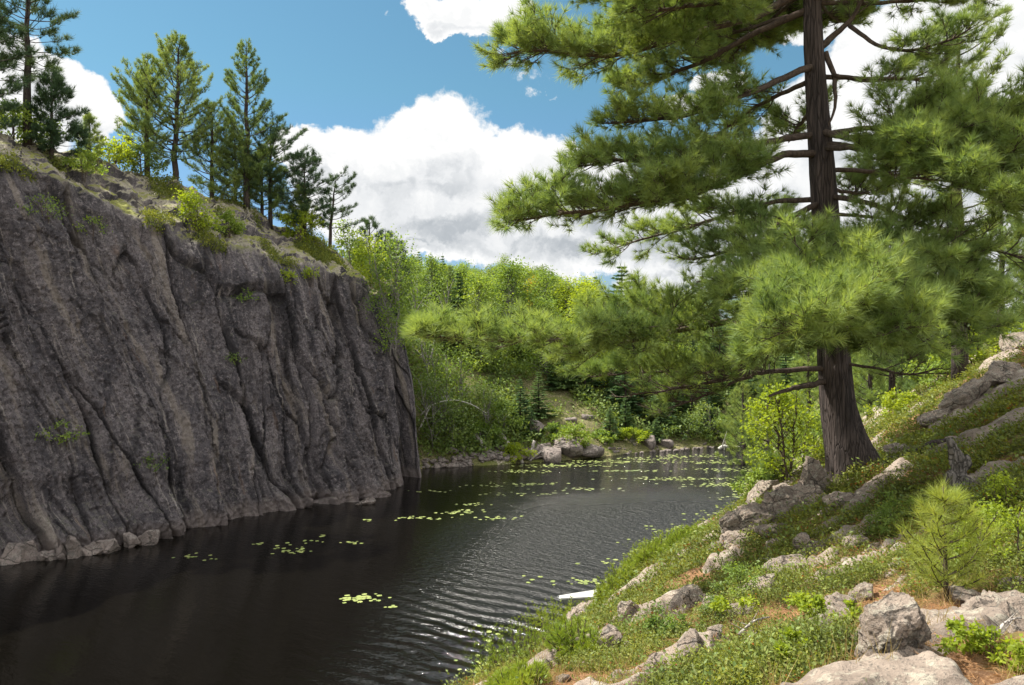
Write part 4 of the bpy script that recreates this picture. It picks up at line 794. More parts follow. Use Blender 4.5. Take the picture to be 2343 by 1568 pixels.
# roots
Wr = Acc()
for (a0, l_, r_0) in [(-0.15, 1.2, .15), (.5, 1.0, .13), (-1.3, .7, .12), (-2.6, .6, .11), (2.6, .6, .10), (1.6, .8, .12)]:
    q = [tp[1] + [0, 0, .10]]; d = np.array([cos(a0), sin(a0)])
    for s_ in range(1, 7):
        xy = tp[1][:2] + d * (.18 + l_ * s_ / 6); d = d + rg.normal(0, .1, 2); q.append(np.array([*xy, Hs(*xy) + .10 * (1 - s_ / 6) - .05]))
    Wr.tube(q, np.linspace(r_0, .02, 7), 8, rough=.3)
child('roots', Wr, M['bark'], big_tree, True)
LB = [  # (start..tip as (px, py, Y)), base radius, first spray, side length, density, extra
    ([(1858, -40, 11), (1745, 40, 10.8), (1643, 60, 10.4), (1530, 95, 10), (1386, 128, 9.6), (1246, 112, 9.3), (1175, 108, 9.1)], .085, .22, .85, 1.5, {}),
    ([(1860, 20, 11), (1756, 66, 11.3), (1654, 123, 11.6), (1557, 166, 11.9), (1492, 195, 12), (1440, 206, 12.1)], .075, .3, .7, 1.2, {}),
    ([(1865, 150, 11), (1782, 182, 10.6), (1690, 225, 10.2), (1560, 268, 9.9), (1460, 282, 9.7), (1410, 290, 9.6)], .07, .3, .6, 1.2, {}),
    ([(1866, 180, 11), (1790, 212, 11.5), (1710, 255, 12), (1640, 310, 12.4), (1600, 350, 12.6)], .055, .2, .9, .8, {}),
    ([(1874, 306, 11), (1782, 316, 10.8), (1718, 327, 10.4), (1622, 355, 10), (1500, 372, 9.7), (1400, 362, 9.5), (1345, 378, 9.4)], .07, .35, .62, 1.6, {}),
    ([(1876, 352, 11), (1804, 354, 10.6), (1745, 378, 10.2), (1622, 440, 9.7), (1480, 462, 9.4), (1300, 482, 9.2), (1165, 494, 9.1)], .08, .3, .72, 2.1, {}),
    ([(1884, 456, 11), (1782, 458, 11.5), (1702, 477, 11.9), (1600, 512, 12.2), (1480, 545, 12.3), (1360, 582, 12.4)], .055, .35, .7, 1.0, {}),
    ([(1886, 462, 11), (1800, 500, 10.6), (1729, 547, 10.3), (1650, 580, 10), (1575, 592, 9.8)], .06, .25, .7, .8, {}),
    ([(1900, -20, 11), (1700, -10, 9.8), (1600, 10, 9.2), (1500, 20, 8.8), (1460, 15, 8.7)], .06, .25, .7, 1.2, {}),
    ([(1872, 112, 11), (1910, 85, 11), (1945, 52, 10.9), (1975, -10, 10.8), (2000, -90, 10.8)], .075, .45, .8, .9, {}),
    ([(1943, 60, 10.9), (1997, 97, 10.5), (2078, 113, 10.1), (2158, 97, 9.8), (2215, 60, 9.6)], .04, .3, .55, 1.1, {}),
    ([(1888, 120, 11), (1908, 177, 10.9), (1902, 245, 10.85), (1885, 300, 10.9)], .055, .9, .2, .1, {}),
    ([(1870, 300, 11), (1950, 322, 10.4), (2050, 318, 9.7), (2160, 300, 9.1), (2290, 272, 8.7), (2420, 262, 8.4)], .07, .25, .8, 1.3, {}),
    ([(1880, 330, 11), (1976, 343, 10.2), (2090, 350, 9.4), (2240, 362, 8.6), (2400, 385, 8.2)], .07, .25, .85, 1.3, {}),
    ([(1878, 340, 11), (1990, 330, 9.9), (2110, 380, 9.0), (2250, 440, 8.4), (2380, 490, 8.0)], .06, .3, .85, 1.3, {}),
    ([(1874, 310, 11), (1990, 290, 10.6), (2120, 275, 10.2), (2260, 300, 9.6), (2380, 330, 9.2)], .06, .3, .8, 1.5, {}),
    ([(1884, 392, 11), (1970, 386, 11.4), (2050, 397, 11.8), (2158, 413, 12.2), (2290, 425, 12.5)], .05, .3, .8, .9, {}),
    ([(1888, 448, 11), (1997, 463, 10.3), (2078, 499, 9.8), (2174, 533, 9.3), (2265, 560, 9.0), (2380, 585, 8.8)], .055, .35, .6, .9, {'bare': True}),
    ([(1890, 488, 11), (1997, 499, 11.2), (2104, 523, 11.5), (2200, 545, 11.7)], .035, .3, .6, .9, {'bare': True}),
    ([(1895, 590, 11), (1860, 590, 10), (1820, 606, 9.2), (1760, 640, 8.7), (1720, 680, 8.4)], .06, .25, .75, 1.3, {}),
    ([(1895, 570, 11), (1960, 570, 10.2), (2040, 580, 9.4), (2130, 606, 8.8), (2200, 640, 8.5)], .06, .2, .8, 1.5, {}),
    ([(1897, 630, 11), (1900, 640, 9.8), (1900, 665, 8.6), (1890, 700, 7.8), (1850, 735, 7.3), (1790, 762, 7.0)], .07, .3, .75, 1.6, {}),
    ([(1897, 640, 11), (1930, 650, 9.8), (1980, 665, 8.8), (2030, 695, 7.9), (2070, 740, 7.4)], .07, .3, .75, 1.6, {}),
    ([(1897, 650, 11), (1970, 655, 10), (2070, 670, 9.2), (2160, 700, 8.6), (2240, 755, 8.2)], .06, .25, .75, 1.5, {}),
    ([(1900, 690, 11), (1880, 720, 9.5), (1840, 765, 8.4), (1790, 805, 7.9), (1740, 820, 7.7)], .055, .35, .5, 1.4, {}),
    ([(1900, 690, 11), (1930, 715, 9.6), (1970, 755, 8.6), (2000, 790, 8.1)], .055, .35, .5, 1.4, {}),
    ([(1900, 740, 11), (1980, 745, 11.2), (2080, 765, 11.5), (2170, 800, 11.8)], .045, .25, .65, 1.0, {}),
    ([(1898, 690, 11), (1800, 715, 10.9), (1693, 738, 10.6), (1600, 752, 10.2), (1500, 770, 9.7), (1400, 795, 9.4), (1326, 812, 9.2)], .085, .25, .75, 1.2, {'droop': .1}),
    ([(1500, 768, 9.7), (1400, 765, 9.2), (1300, 772, 8.7), (1200, 780, 8.4), (1095, 778, 8.1), (1020, 768, 7.9), (975, 760, 7.8)], .035, .05, .42, 1.5, {}),
    ([(1640, 745, 10.4), (1540, 722, 10.7), (1430, 712, 10.9), (1350, 725, 11.0)], .035, .05, .65, 1.2, {}),
    ([(1900, 840, 11), (1800, 850, 10.7), (1732, 852, 10.4), (1655, 871, 10), (1558, 890, 9.7), (1440, 905, 9.4)], .055, .3, .6, 1.1, {'bare': True}),
    ([(1730, 853, 10.4), (1640, 850, 10.7), (1530, 858, 11.0), (1420, 862, 11.2), (1340, 868, 11.3)], .03, .1, .5, 1.5, {}),
    ([(1720, 860, 10.4), (1674, 882, 10.2), (1597, 915, 9.9), (1500, 950, 9.7)], .03, .3, .5, .9, {'bare': True}),
    ([(1900, 830, 11), (1990, 835, 10.7), (2087, 852, 10.3), (2156, 836, 10)], .03, .3, .5, .7, {'bare': True}),
]
Wb, Cb = Acc(), Acc()
for pl, r0, f0, sec, dn, kw in LB:
    limb(Wb, Cb, [P(*q) for q in pl], r0, f0, sec, dn, rng=rg, **kw)
# limbs that run back from the viewer or forward above the frame: (height on trunk as py, azimuth, length)
for (py, az_, L_) in [(240, 1.3, 2.8), (430, 1.0, 2.6), (520, 1.7, 2.6), (610, 1.2, 2.4), (700, 1.6, 2.2), (180, .4, 2.6),
                      (-40, 2.9, 3.6), (-60, -0.6, 3.4), (-130, 1.2, 3.4), (-150, -2.2, 3.0), (-200, 3.3, 3.0), (-240, .1, 3.0), (-300, 1.9, 2.4), (-320, -1.2, 2.4), (-400, 2.8, 2.0), (-430, .6, 1.9), (-500, -2, 1.5), (-520, 1.4, 1.4), (-580, 3.4, 1.0), (-590, .3, 1.0), (-20, 2.5, 3.8), (-90, 3.3, 4.0), (-130, 2.7, 3.6), (-180, 2.3, 3.4), (-230, 3.5, 3.4), (-280, 2.9, 3.0), (-100, -2.6, 3.2), (-340, 2.4, 2.6), (5, .2, 3.2), (-15, 1.0, 3.0), (20, 1.9, 3.0), (-30, 2.7, 3.0), (-60, -.9, 3.2), (-80, -1.7, 2.8), (-110, .5, 3.2), (-160, -.3, 3.2), (-210, .9, 2.8), (-250, -.8, 2.6), (-70, 1.3, 3.8), (-120, 1.0, 3.8), (-180, 1.5, 3.6), (-240, 1.2, 3.4), (-300, 1.6, 3.0), (-30, 1.6, 3.8), (-100, 1.9, 3.8), (-150, 2.2, 3.6)]:
    f_ = np.interp(-py, [-b_ for _, b_, _ in trunk_px], np.arange(len(trunk_px))); st = np.array([np.interp(f_, np.arange(len(tp)), tp[:, k]) for k in range(3)])
    pts = curve(st, (cos(az_), sin(az_), .12), L_, 6, .15, .06, rg); limb(Wb, Cb, pts, .05, .4, .85, .7 if st[2] < 11 else 1.5, rng=rg)
for pl, r0 in [([(1880, 640, 10.6), (1760, 640, 9.6), (1680, 642, 9.3), (1594, 644, 9.1)], .022), ([(1905, 172, 10.9), (1965, 180, 10.7), (2104, 182, 10.4), (2185, 166, 10.3)], .028), ([(1905, 870, 11), (1820, 886, 10.6), (1758, 906, 10.3)], .045), ([(1900, 560, 11), (1925, 545, 10.9), (1932, 530, 10.8)], .06)]:
    q = np.array([P(*a_) for a_ in pl]); q = np.stack([np.interp(np.linspace(0, len(q) - 1, 12), np.arange(len(q)), q[:, k]) for k in range(3)], 1) + rg.normal(0, .008, (12, 3)); Wb.tube(q, np.linspace(r0, r0 * .45, 12), 6, rough=.2)
    i_ = rg.integers(2, 11, 5); Wb.segs(q[i_], q[i_] + rg.normal(0, .06, (5, 3)), .006, .003, 4)
child('boughs', Wb, M['twig'], big_tree, True)
child('crown', Cb, M['pine'], big_tree)
print('main tufts', sum(len(a) for a in Cb.T))

# ------------------------------------------------------------------ trees behind it on the right bank
def btree(px, Y, topy, label, seed, kind='white', mat='pine', basey=None, **kw):
    x = (px - CX) / F * Y; z = Hs(x, Y); h = HC - (topy - CY) / F * Y - z
    a_ = dict(crown0=.1, rmax=.33, nw=18, tuft=.2, K=14, wd=.009, shape=kind, seed=seed); a_.update(kw)
    return tree('pine_tree', pine_parts(h, **a_), (x, Y, z - .1), 0, label, 'pines on the right bank', leaf=mat)
btree(2040, 19, 640, 'pine with a bare lower trunk standing just behind the great pine', 501, crown0=.3, mat='pine_far')
btree(2195, 15, 30, 'windswept pine top with upturned arms against the cloud at upper right', 502, 'sparse', 'pine_far', crown0=.35, rmax=.2, nw=14, tuft=.15, dens=1.3, side=(1, 0, .3))
btree(2290, 22, 420, 'yellow-green layered pine at the right edge', 503, mat='pine', crown0=.05)
btree(2400, 20, 300, 'tall dense pine cut by the right edge', 504, mat='pine_far', crown0=.05)
btree(2170, 26, 520, 'pale layered pine between the great pine and the right edge', 505, crown0=.05)
btree(1990, 28, 700, 'soft pine seen through the gap right of the great trunk', 506, crown0=.02, mat='pine')
btree(2110, 24, 720, 'bushy pine on the crest behind the great pine', 507, crown0=.02)
btree(1850, 30, 760, 'soft green pine behind the yellow-green sapling', 508, crown0=.02, mat='pine')
btree(1760, 33, 800, 'low pine at the bend of the channel', 509, crown0=.02, mat='pine_far')
btree(1930, 36, 740, 'pine partly hidden behind the great trunk', 510, crown0=.02, mat='pine_far')
btree(2260, 34, 640, 'far pine on the crest at the right', 511, crown0=.02, mat='pine_far')
btree(1700, 45, 850, 'small pine at the water beyond the bend', 512, crown0=.02, mat='pine_far')
btree(2060, 36, 700, 'farther pine on the wooded right bank', 513, crown0=.02, mat='pine')
btree(2380, 28, 520, 'pine standing back from the right edge', 514, crown0=.02, mat='pine')
btree(1770, 14.6, 1040, 'knee-high pine at the water side of the yellow-green sapling', 515, crown0=.05, rmax=.7, nw=7, tuft=.12, K=16, wd=.005)
def near_shrub(px, Y, hp, wd_, mt, lab, seed, leaf=.055, n=2200, name='leafy_shrub', multi=3, cl=.15, pt=.2, c0=.05, bark='twig', nclump=40):
    x = (px - CX) / F * Y; z = Hs(x, Y)
    return tree(name, leafy_parts(hp / F * Y, wd_, seed, leaf, n, c0, multi, pt, nclump, cl), (x, Y, z - .03), 0, lab, None, bark, mt, 'shrub')
near_shrub(1800, 14.2, 205, .42, 'yellow', 'sunlit yellow-green birch sapling left of the great trunk', 520, .065, 3000, 'birch_sapling', nclump=60, cl=.13)
near_shrub(1870, 16, 150, .45, 'birch', 'green sapling close behind the great trunk', 521, .07, 1800)
near_shrub(2230, 17.5, 100, .6, 'yellow', 'sunlit leafy bush on the rock crest at right', 522, .07, 2200)
near_shrub(2140, 17.5, 90, .7, 'birch', 'green leafy bush at the low end of the rock crest', 523, .07, 2200)
near_shrub(2320, 17, 60, .8, 'yellow', 'low yellow-green bush topping the crest by the right edge', 524, .06, 1800)
near_shrub(2060, 17, 70, .8, 'yellow', 'bright bush at the foot of the bare-trunked pine', 525, .06, 1800)
near_shrub(1745, 14.6, 55, .9, 'juniper', 'low juniper clump above the water left of the outcrop', 526, .05, 2400, name='juniper_bush', cl=.2)
near_shrub(1720, 17, 45, .9, 'birch', 'low green bush leaning over the water by the outcrop', 527, .06, 1600)
# ------------------------------------------------------------------ the young pine in front
p0 = hit(2165, 1378); h_ = 265 / F * p0[1]; rg2 = np.random.default_rng(9)
yp = empty('young_pine', tuple(p0)); tag(yp, 'bright knee-high young pine beside the boulder in the right foreground', 'tree', None)
Wy, Cy = Acc(), Acc(); tz = np.linspace(0, h_, 8); tx = np.stack([np.linspace(0, -.02, 8), 0 * tz, tz], 1); Wy.tube(tx, np.linspace(.016, .004, 8), 7)
A, B = [], []
for fz, n_, L_ in [(.10, 5, .27), (.22, 5, .30), (.36, 5, .27), (.50, 5, .22), (.66, 5, .16), (.83, 5, .09)]:
    for b_ in range(n_):
        az_ = b_ * 2 * pi / n_ + rg2.uniform(-.3, .3); q = curve((0, 0, fz * h_), (cos(az_), sin(az_), .3), L_ * h_ / .62 * rg2.uniform(.8, 1.15), 5, .8, .05, rg2); A += list(q[:-1]); B += list(q[1:])
        ff = np.linspace(.3, 1, 6); a_, d_ = at(q, ff); Cy.tufts(a_, nrm(d_ + [0, 0, .2] + rg2.normal(0, .15, d_.shape)), .10, 20, .0026, 1.15, rg2)
        for sgn in (-1, 1):
            a1, d1 = at(q, [.45]); e1 = a1 + (d1 + sgn * nrm(np.cross(d1, [0, 0, 1.0])) * .9 + [0, 0, .2]) * .05; A += list(a1); B += list(e1); Cy.tufts(np.vstack([e1, (a1 + e1) / 2]), np.vstack([e1 - a1, e1 - a1]) + [0, 0, .01], .09, 20, .0026, 1.2, rg2)
a_, d_ = at(tx, np.linspace(.2, 1, 16)); Cy.tufts(a_, d_, .095, 20, .0026, 1.1, rg2); Wy.segs(A, B, .004, .003, 5)
for nm, ac, mt in (('trunk', Wy, 'twig'), ('needles', Cy, 'youngpine')):
    o = obj(nm, ac.build(nm, M[mt], nm == 'trunk'), yp)

# ------------------------------------------------------------------ rocks
def ico(sub):
    import bmesh
    bm = bmesh.new(); bmesh.ops.create_icosphere(bm, subdivisions=sub, radius=1)
    v = np.array([x.co[:] for x in bm.verts]); f = np.array([[q.index for q in x.verts] for x in bm.faces]); bm.free(); return v, f
ICO = {s_: ico(s_) for s_ in (3, 4, 5, 6)}
def rock_mesh(name, size, seed, sub=4, mat='granite', cuts=9, sharp=0.75, freq=1.0):
    rng = np.random.default_rng(seed); v, f = ICO[sub]; v = v.copy()
    m_ = np.abs(v).max(1, keepdims=True); v = v * (1 - .45) + v / m_ * .45 * .85
    for _ in range(cuts):
        n_ = nrm(rng.normal(size=3)); d = rng.uniform(.42, .85); e = np.maximum(0, v @ n_ - d); v = v - n_ * e[:, None] * sharp * 1.2
    sz = np.array(size); p = v * sz; L_ = float(sz.mean()); nn = nrm(v)
    q = p / L_ * freq
    dsp = .10 * fbm(q[:, 0] * 1.6 + seed, q[:, 1] * 1.6, q[:, 2] * 1.6, 4, .55) + .05 * -np.abs(fbm(q[:, 0] * 3 + seed, q[:, 1] * 3, q[:, 2] * 4, 3)) + .030 * fbm(q[:, 0] * 11, q[:, 1] * 11, q[:, 2] * 11, 4, .65)
    return mesh(name, p + nn * (dsp * L_)[:, None], None, f, M[mat], True)
ROCKS = []
def rock(px, py, wp, hp, label, seed, sub=5, tilt=0.0, rz=0.0, deep=1.0, Y=None, mat='granite', sink=.35, name='rock', group=None, cuts=9):
    """a rock whose visible middle is at px, py and which shows wp x hp"""
    b = hit(px, py + hp * .45) if Y is None else P(px, py + hp * .45, Y)
    Y_ = b[1]; sw = wp / F * Y_ / 2; sh_ = hp / F * Y_ / 2 * 1.15
    sh_ *= (.70 if wp < 110 else .8); sink += .35; sw *= 1.12; o = obj(name, rock_mesh(name, (sw * 1.12, sw * deep, sh_ * (1 + sink)), seed, sub, mat, cuts)); o.location = (b[0], b[1] + sw * deep * .35, b[2] + sh_ * (1 - sink) * .85)
    o.rotation_euler = (0, tilt, rz); tag(o, label, 'rock', group); ROCKS.append((b[0], b[1] + sw * deep * .35, sw * 1.0)); return o
GR = 'rocks on the near bank'
NR = [(2040, 1425, 165, 140, 'large squarish boulder with a shaded right face beside the young pine', -.25, 6), (1917, 1372, 95, 55, 'pale rock left of the young pine, half under green shrubs', -.3, 5),
      (1803, 1298, 95, 48, 'angular pale rock at the edge of the shade in the middle of the bank', -.35, 5), (1745, 1352, 110, 40, 'long slanting ledge below the angular pale rock', -.5, 5), (1690, 1392, 70, 34, 'low end of the slanting ledge, by the bright leafy plant', -.5, 5),
      (1583, 1369, 46, 46, 'rounded pale stone left of a smaller block', 0, 5), (1636, 1378, 50, 34, 'small block right of the rounded pale stone', -.2, 5), (1529, 1428, 60, 32, 'flat pale rock among the shrubs above the juniper', -.3, 5),
      (1585, 1472, 95, 66, 'broad lichen-grey rock in the lower middle of the bank', -.3, 5), (1500, 1512, 46, 42, 'small upright grey stone left of the broad lichen-grey rock', 0, 5), (1372, 1478, 110, 40, 'dark-edged slanting ledge above the bare soil at lower left of the bank', -.55, 5),
      (1441, 1390, 50, 52, 'grey rock in the shade right of the canoe boulder', .1, 5), (1455, 1342, 46, 26, 'small shaded rock above the grey one', -.3, 4), (1247, 1516, 28, 40, 'narrow upright stone poking out of the juniper', .1, 4),
      (1288, 1552, 32, 17, 'small flat orange-tinged stone on bare soil', -.4, 4), (1172, 1560, 64, 30, 'pale stone at the bottom edge below the juniper', 0, 4), (1900, 1432, 46, 54, 'grey stone leaning against the ground left of the large boulder', -.3, 5),
      (1870, 1408, 34, 20, 'fist-sized stone left of the large boulder', 0, 4), (1966, 1236, 56, 30, 'low pale rock under the shade edge, upper right of the bank', -.2, 4), (1840, 1232, 40, 36, 'upright rock in the shade in the middle of the bank', .3, 4), (1776, 1245, 44, 22, 'flat shaded rock left of the upright one', -.2, 4),
      (2316, 1333, 56, 28, 'pale stone at the right edge behind the young pine', -.1, 5), (2230, 1372, 110, 34, 'low dark-shaded rock right of the young pine', .1, 5), (1430, 1482, 36, 20, 'small slab beside the dark-edged ledge', -.4, 4), (1340, 1520, 40, 20, 'half-buried stone left of the bare soil', -.3, 4),
      (1982, 1350, 60, 46, 'rough rock behind the large boulder', -.1, 5), (2000, 1212, 30, 18, 'little stone above the low pale rock', 0, 4), (2070, 1222, 30, 16, 'little pale stone in the shade left of the stump', 0, 4), (1640, 1440, 36, 18, 'small stone between the shrubs above the broad grey rock', -.3, 4), (1760, 1470, 26, 14, 'pebble-sized stone in the middle shrubs', 0, 4),
      (1868, 1092, 113, 115, 'tall pale rock against the foot of the great pine', -.1, 6), (1800, 1150, 175, 84, 'broad rounded rock in the middle of the sunlit outcrop', -.45, 6), (1716, 1196, 151, 74, 'lowest block of the sunlit outcrop above the water', -.35, 6), (1760, 1128, 113, 48, 'slanting block on the waterside edge of the sunlit outcrop', -.55, 5), (1795, 1118, 59, 33, 'small wedged block on top of the sunlit outcrop', .1, 5),
      (1832, 1132, 67, 40, 'squared block beside the wedged one on the sunlit outcrop', .2, 5), (1690, 1225, 67, 36, 'small block at the lower tip of the sunlit outcrop', -.2, 5), (1775, 1205, 81, 31, 'flat rock at the shaded foot of the sunlit outcrop', -.2, 5), (1925, 1140, 67, 31, 'pale rock between the roots of the great pine', 0, 5), (1642, 1250, 54, 21, 'small pale rock at the shade line below the outcrop', -.3, 4),
      (2300, 850, 110, 40, 'long pale ledge on the sunlit crest by the right edge', -.6, 5), (2215, 905, 110, 34, 'lower part of the sunlit ledge on the crest', -.6, 5), (2325, 775, 70, 40, 'pale rock on top of the crest at the right edge', -.4, 5), (2060, 1028, 80, 26, 'low dark rock behind the root of the great pine', 0, 4), (2145, 950, 70, 22, 'pale rock at the low end of the crest ledge', -.5, 4)]
for i, (px, py, wp, hp, lab, tl, sb) in enumerate(NR): rock(px, py, wp, hp, lab, 700 + i, sb, tl, RNG.uniform(-.5, .5), 1.0 if wp < 100 else .8, group=GR)
rock(1343, 1415, 105, 125, 'dark-faced boulder at the water in front of the boat bow', 760, 6, .1, .2, .9, Y=17.6, group=GR)
# lichen-crusted bedrock at the very front
def bedrock(name, cx, cy, sx, sy, sz_, rz, label, seed, lift=0.0, sub=6):
    o = obj(name, rock_mesh(name, (sx, sy, sz_), seed, sub, 'granite', 6, .6, 2.6)); o.location = (cx, cy, Hs(cx, cy) - sz_ * .55 + lift); o.rotation_euler = (0, -.06, rz); tag(o, label, 'rock', GR); ROCKS.append((cx, cy, min(sx, sy))); return o
bedrock('bedrock_slab', 1.60, 2.72, 1.25, .42, .30, .05, 'broad lichen-crusted bedrock hump along the bottom edge', 801, -.10)
bedrock('bedrock_slab', 2.30, 3.55, .50, .36, .26, .5, 'rough sunlit bedrock shoulder right of the large boulder', 802, .0)
bedrock('bedrock_slab', 2.75, 3.0, .55, .5, .26, .2, 'darker bedrock corner at the lower right', 803, -.06)
bedrock('bedrock_slab', 1.75, 4.35, .42, .22, .2, .7, 'low grey bedrock rib left of the large boulder', 804, .04, 5)
# stones along the far shore and blocks at the foot of the cliff
sm = [rock_mesh('shore_stone', (1, .8, .62), 820 + i, 3, 'granite_far', 8) for i in range(6)]
rs = np.random.default_rng(21)
def stone(x, y, z, s_, lab, grp, name='shore_stone'):
    o = obj(name, sm[int(rs.integers(0, 6))]); o.location = (x, y, z); o.scale = (s_ * rs.uniform(.8, 1.4), s_, s_ * rs.uniform(.7, 1.2)); o.rotation_euler = (rs.uniform(-.3, .3), rs.uniform(-.4, .4), rs.uniform(0, 6)); tag(o, lab, 'rock', grp); return o
for i in range(150):
    px = rs.uniform(968, 1240); Y = 43.2 + (px - 968) / 272 * 3.0 + abs(rs.normal(0, .6)); x = (px - CX) / F * Y
    stone(x, Y, max(Hs(x, Y), -.02) + .02, rs.uniform(.10, .42), 'grey stone in the rubble along the far shore right of the cliff', 'stones of the far shore rubble')
for i in range(110):
    px = rs.uniform(1240, 1700); Y = 46.3 + (px - 1240) / 440 * 6.2 + abs(rs.normal(0, .7)); x = (px - CX) / F * Y
    stone(x, Y, max(Hs(x, Y), -.02) + .02, rs.uniform(.05, .20), 'pale stone along the distant waterline beyond the outcrop', 'stones of the distant waterline')
for i, (px, Y, s_, dz, lab) in enumerate([(1226, 46.7, 1.0, .35, 'tall pale rock of the far outcrop'), (1260, 46.9, 1.3, .1, 'long pale slab of the far outcrop dipping into the water'), (1300, 47.4, 1.3, .1, 'low slab of the far outcrop right of the long one'), (1225, 48, .75, 1.3, 'round pale boulder perched on top of the far outcrop'), (1345, 48, 1.1, .05, 'flat pale rock where the far outcrop ends'), (1200, 46.2, .7, .1, 'block at the left foot of the far outcrop'), (1480, 51.3, .8, .1, 'grey rock at the far waterline'), (1515, 51.8, .7, .1, 'second grey rock at the far waterline'), (1690, 53.5, 1.2, .5, 'rocky knob where the far shore meets the channel bend'), (1300, 50.5, .7, -.3, 'tan ledge on the slope above the far outcrop'), (1345, 52, .6, -.3, 'upper tan ledge above the far outcrop')]):
    x = (px - CX) / F * Y; stone(x, Y, Hs(x, Y) + dz * .5, s_, lab, None, 'outcrop_rock')
fx = SC[:, (rows > .05) & (rows < .5)].reshape(-1, 3); fx = fx[np.abs(fx[:, 2] - .05) < .05]; fx = fx[np.argsort(fx[:, 0] / fx[:, 1])]
for px, hp, wp, lab in [(75, 60, 60, 'wedge-shaped block at the waterline near the left edge'), (140, 55, 34, 'pointed block right of the wedge-shaped one'), (165, 70, 46, 'tall pointed slab standing in the water under the cliff'), (205, 55, 60, 'leaning slab right of the tall pointed one'), (240, 50, 60, 'triangular slab under the cliff'), (330, 44, 70, 'broad pale block at the end of the waterline shelf'), (30, 60, 60, 'dark block at the left edge waterline'), (825, 22, 56, 'low rounded rock in the water at the cliff corner'), (290, 40, 50, 'squat block on the waterline shelf'), (110, 44, 40, 'squat block between the wedge and the pointed slab')]:
    c_ = fx[np.argmin(np.abs(fx[:, 0] / fx[:, 1] * F + CX - px))]; s_ = c_[1] / F
    o = obj('shore_block', rock_mesh('shore_block', (wp * s_ * .55, .5, hp * s_ * .8), 840 + px, 4, 'granite_far', 12, 1.0)); o.location = (c_[0] + .25, c_[1] - .35, hp * s_ * .02); o.rotation_euler = (0.1, -.35, .3); tag(o, lab, 'rock', 'blocks at the foot of the cliff')

# ------------------------------------------------------------------ wood: stump, logs, sticks
st = hit(2205, 1132); s_ = st[1] / F; A_ = Acc(); rw_ = np.random.default_rng(4)
for (pts, r0, r1) in [([(0, 0), (-8, 35), (2, 62), (-6, 100), (-26, 138)], .14, .03), ([(4, 0), (10, 40), (2, 60), (16, 84), (20, 100)], .09, .02), ([(-12, 0), (-18, 30), (-8, 58)], .10, .05), ([(20, -5), (26, 20), (16, 50)], .10, .03), ([(-6, 92), (6, 100), (2, 84)], .05, .03)]:
    q = np.array([[a_ * s_, 0.02 * rw_.normal(), b_ * s_] for a_, b_ in pts]); q = np.stack([np.interp(np.linspace(0, len(q) - 1, 26), np.arange(len(q)), q[:, k]) for k in range(3)], 1); A_.tube(q, np.linspace(r0, r1, 26) * (1 + .3 * pn3(np.arange(26) * .4, r0 * 50, 1)), 18, rough=.55, rs=2)
o = obj('tree_stump', A_.build('tree_stump', M['stumpwood'], True)); o.location = tuple(st - [0, -.1, .06]); tag(o, 'weathered grey twisted stump with two broken prongs in the shade at right', 'stump')
def log(pts, r0, r1, label, mat='deadwood', name='fallen_log', cat='log', br=0):
    q = np.array(pts, float); q = np.stack([np.interp(np.linspace(0, len(q) - 1, 14), np.arange(len(q)), q[:, k]) for k in range(3)], 1)
    for _ in range(3): q[1:-1] = q[1:-1] * .5 + .25 * (q[:-2] + q[2:])
    a_ = Acc(); a_.tube(q + RNG.normal(0, r0 * .15, q.shape), np.linspace(r0, r1, 14), 7, rough=.25)
    if br: i_ = RNG.integers(2, 13, br); e_ = q[i_] + nrm(RNG.normal(0, 1, (br, 3)) + [0, 0, .4]) * r0 * 12; a_.segs(q[i_], e_, r0 * .35, r0 * .12, 5)
    return tag(obj(name, a_.build(name, M[mat], True)), label, cat)
def gp(px, Y, dz): x = (px - CX) / F * Y; return [x, Y, max(Hs(x, Y), 0) + dz]
log([gp(1085, 46.6, .35), gp(1105, 45.8, .3), gp(1124, 44.9, -.05)], .16, .10, 'grey fallen log sliding into the water, left of two')
log([gp(1146, 46.8, .45), gp(1168, 46.2, .3), gp(1196, 45.4, .0)], .17, .10, 'grey fallen log sliding into the water, right of two')
log([gp(1222, 46.2, 1.0), gp(1215, 46.0, .5), gp(1208, 45.7, .1)], .09, .06, 'short pale log leaning on the far outcrop')
log([gp(1248, 46.6, .5), gp(1212, 45.6, .1)], .06, .05, 'thin bleached log in the water by the far outcrop')
log([P(962, 950, 45), P(985, 925, 45.2), P(1030, 912, 45.4), P(1075, 922, 45.6), P(1112, 945, 45.8)], .045, .02, 'white birch stem arching over the far slope', 'birchbark', 'bent_birch', 'tree', 4)
log([P(958, 985, 44.8), P(972, 955, 44.8), P(984, 930, 45)], .05, .03, 'short white birch stem leaning at the cliff edge', 'birchbark', 'bent_birch', 'tree', 2)
log([gp(1645, 51, .05), gp(1655, 51, .25), gp(1668, 51.2, .12)], .12, .06, 'small bleached snag lying in the lily pads near the bend', 'birchbark', 'driftwood', 'driftwood', 4)
for i, (a_, b_, lab) in enumerate([((1690, 1472), (1760, 1440), 'long bare stick lying on the shrubs in the middle of the bank'), ((1700, 1500), (1745, 1478), 'shorter bare stick below the long one'), ((1258, 1405), (1290, 1420), 'twig in the juniper by the canoe boulder'), ((1735, 1290), (1765, 1305), 'pale twig above the bright leafy plant'), ((2265, 1490), (2335, 1450), 'pale stick across the bedrock at lower right')]):
    p_, q_ = hit(*a_), hit(*b_); log([p_ + [0, 0, .05], (p_ + q_) / 2 + [0, 0, .09], q_ + [0, 0, .07]], .008, .004, lab, 'deadwood', 'dead_stick', 'stick', 5)

